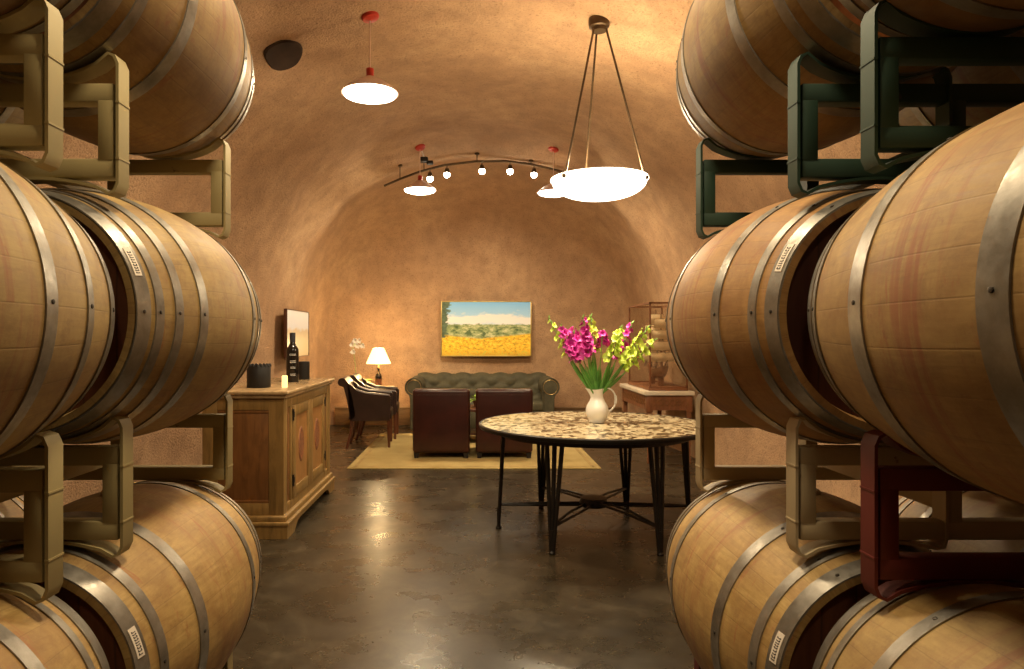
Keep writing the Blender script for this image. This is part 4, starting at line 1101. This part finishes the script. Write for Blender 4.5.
for (x_, y_) in ((ax0+0.03, ay0+0.03), (ax1-0.03, ay0+0.03), (ax0+0.03, ay1-0.03), (ax1-0.03, ay1-0.03)):
    bm = B(); box(bm, x_-0.034, x_+0.034, y_-0.034, y_+0.034, zt-0.18, zt-0.001, 0.004)
    lathe(bm, [(0.028, 0.0), (0.030, 0.05), (0.022, 0.07), (0.034, zt-0.2), (0.03, zt-0.17)], 4, Matrix.Translation((x_, y_, 0)) @ Matrix.Rotation(PI/4, 4, 'Z')); obj('leg', bm, P_CONS, cs)
DX0, DX1, DY0, DY1, DZ0, DZ1 = 1.875, 2.27, 7.50, 8.50, KH+0.001, KH+0.945
dc = thing('display_case', 'tall wood-framed glass display case on the marble console', 'display case', (0, 0, 0))
bm = B(); box(bm, DX0-0.015, DX1+0.015, DY0-0.015, DY1+0.015, DZ0, DZ0+0.03, 0.005); obj('case_base', bm, P_CONS, dc)
bm = B(); e = 0.009
for x_ in (DX0, DX1):
    for y_ in (DY0, DY1): box(bm, x_-e, x_+e, y_-e, y_+e, DZ0+0.03, DZ1)
for z_ in (DZ0+0.035, DZ1-0.004):
    for y_ in (DY0, DY1): box(bm, DX0-e, DX1+e, y_-e, y_+e, z_-e, z_+e)
    for x_ in (DX0, DX1): box(bm, x_-e, x_+e, DY0-e, DY1+e, z_-e, z_+e)
obj('case_frame', bm, P_CONS, dc)
for (a_, b_, c_, d_, f_, g_) in ((DX0-0.001, DX0+0.001, DY0+e, DY1-e, DZ0+0.045, DZ1-0.013), (DX1-0.001, DX1+0.001, DY0+e, DY1-e, DZ0+0.045, DZ1-0.013), (DX0+e, DX1-e, DY0-0.001, DY0+0.001, DZ0+0.045, DZ1-0.013), (DX0+e, DX1-e, DY1-0.001, DY1+0.001, DZ0+0.045, DZ1-0.013), (DX0+e, DX1-e, DY0+e, DY1-e, DZ1-0.005, DZ1-0.003)):
    bm = B(); box(bm, a_, b_, c_, d_, f_, g_); obj('glass_pane', bm, P_GLASS, dc, smooth=False)
P_SAIL = simple('old_sailcloth', (0.78, 0.62, 0.38), 0.8, var=0.15)
P_HULL = simple('ship_hull_wood', (0.16, 0.07, 0.03), 0.4)
sh = thing('model_ship', 'square-rigged model sailing ship inside the glass display case', 'model ship', ((DX0+DX1)/2, (DY0+DY1)/2, DZ0+0.03))
bm = B(); rings = []
for k in range(17):     # hull sections along y
    f = k/16; yv = -0.36+0.72*f; wv = 0.075*math.sin(PI*min(1, 0.08+f*0.95))**0.55; sheer = 0.18+0.05*(2*f-1)**2
    rings.append([bm.verts.new((wv*math.cos(a)*1.0, yv, sheer+(0.11*math.sin(a)) if math.sin(a) < 0 else sheer)) for a in [PI*1.0+PI*q/10 for q in range(11)]])
for a, b in zip(rings, rings[1:]):
    for i in range(10): bm.faces.new((a[i], a[i+1], b[i+1], b[i]))
    bm.faces.new((a[0], b[0], b[10], a[10]))
bm.faces.new(rings[0]); bm.faces.new(rings[-1]); obj('hull', bm, P_HULL, sh)
bm = B(); box(bm, -0.03, 0.03, -0.2, -0.17, 0, 0.10); box(bm, -0.03, 0.03, 0.17, 0.2, 0, 0.10); obj('stand', bm, P_CONS, sh)
bm = B(); tube(bm, [(0, -0.34, 0.22), (0, -0.46, 0.29)], 0.006, 6); obj('bowsprit', bm, P_HULL, sh)
for my, hh in ((-0.2, 0.80), (0.02, 0.86), (0.23, 0.74)):
    bm = B(); tube(bm, [(0, my, 0.15), (0, my, hh)], [0.008, 0.004], 8); mst = obj('mast', bm, P_HULL, sh)
    for q in range(4):
        z0 = 0.27+q*(hh-0.30)/4; z1 = z0+(hh-0.30)/4-0.025; w0 = 0.155-0.022*q; w1 = 0.14-0.022*q
        bm = B(); tube(bm, [(-w1-0.01, my-0.012, z1), (w1+0.01, my-0.012, z1)], 0.004, 6); obj('yard', bm, P_HULL, mst)
        bm = B(); g = []
        for j in range(6):
            row = []
            for i in range(9):
                u = i/8*2-1; v = j/5; x_ = u*(w0+(w1-w0)*v); y_ = my-0.015-0.05*math.sin(PI*v)*(1-u*u*0.6); row.append((x_, y_, z0+(z1-z0)*v))
            g.append(row)
        for off in (0.0, 0.003):
            vv = [[bm.verts.new((x_, y_+off, z_)) for x_, y_, z_ in row] for row in g]
            for a, b in zip(vv, vv[1:]):
                for i in range(8): bm.faces.new((a[i], a[i+1], b[i+1], b[i]))
        obj('sail', bm, P_SAIL, mst)
bm = B()
for my, hh in ((-0.2, 0.80), (0.02, 0.86), (0.23, 0.74)):
    for s in (-1, 1):
        for dy in (-0.05, -0.02, 0.02, 0.05): tube(bm, [(s*0.07, my+dy, 0.20), (0, my, hh*0.8)], 0.0016, 4)
obj('rigging', bm, P_INK, sh)

# ------------------------------------------------------------------ added fill lights overhead, unseen and without bodies, to brighten the near barrels
for x, yy, z, e in ((0.0, 2.9, 3.30, 44), (0.0, 1.35, 3.38, 52), (0.0, -0.6, 3.1, 9)):
    lamp('barrel_fill_light', 'AREA', (x, yy, z), e, shape='DISK', size=0.36)
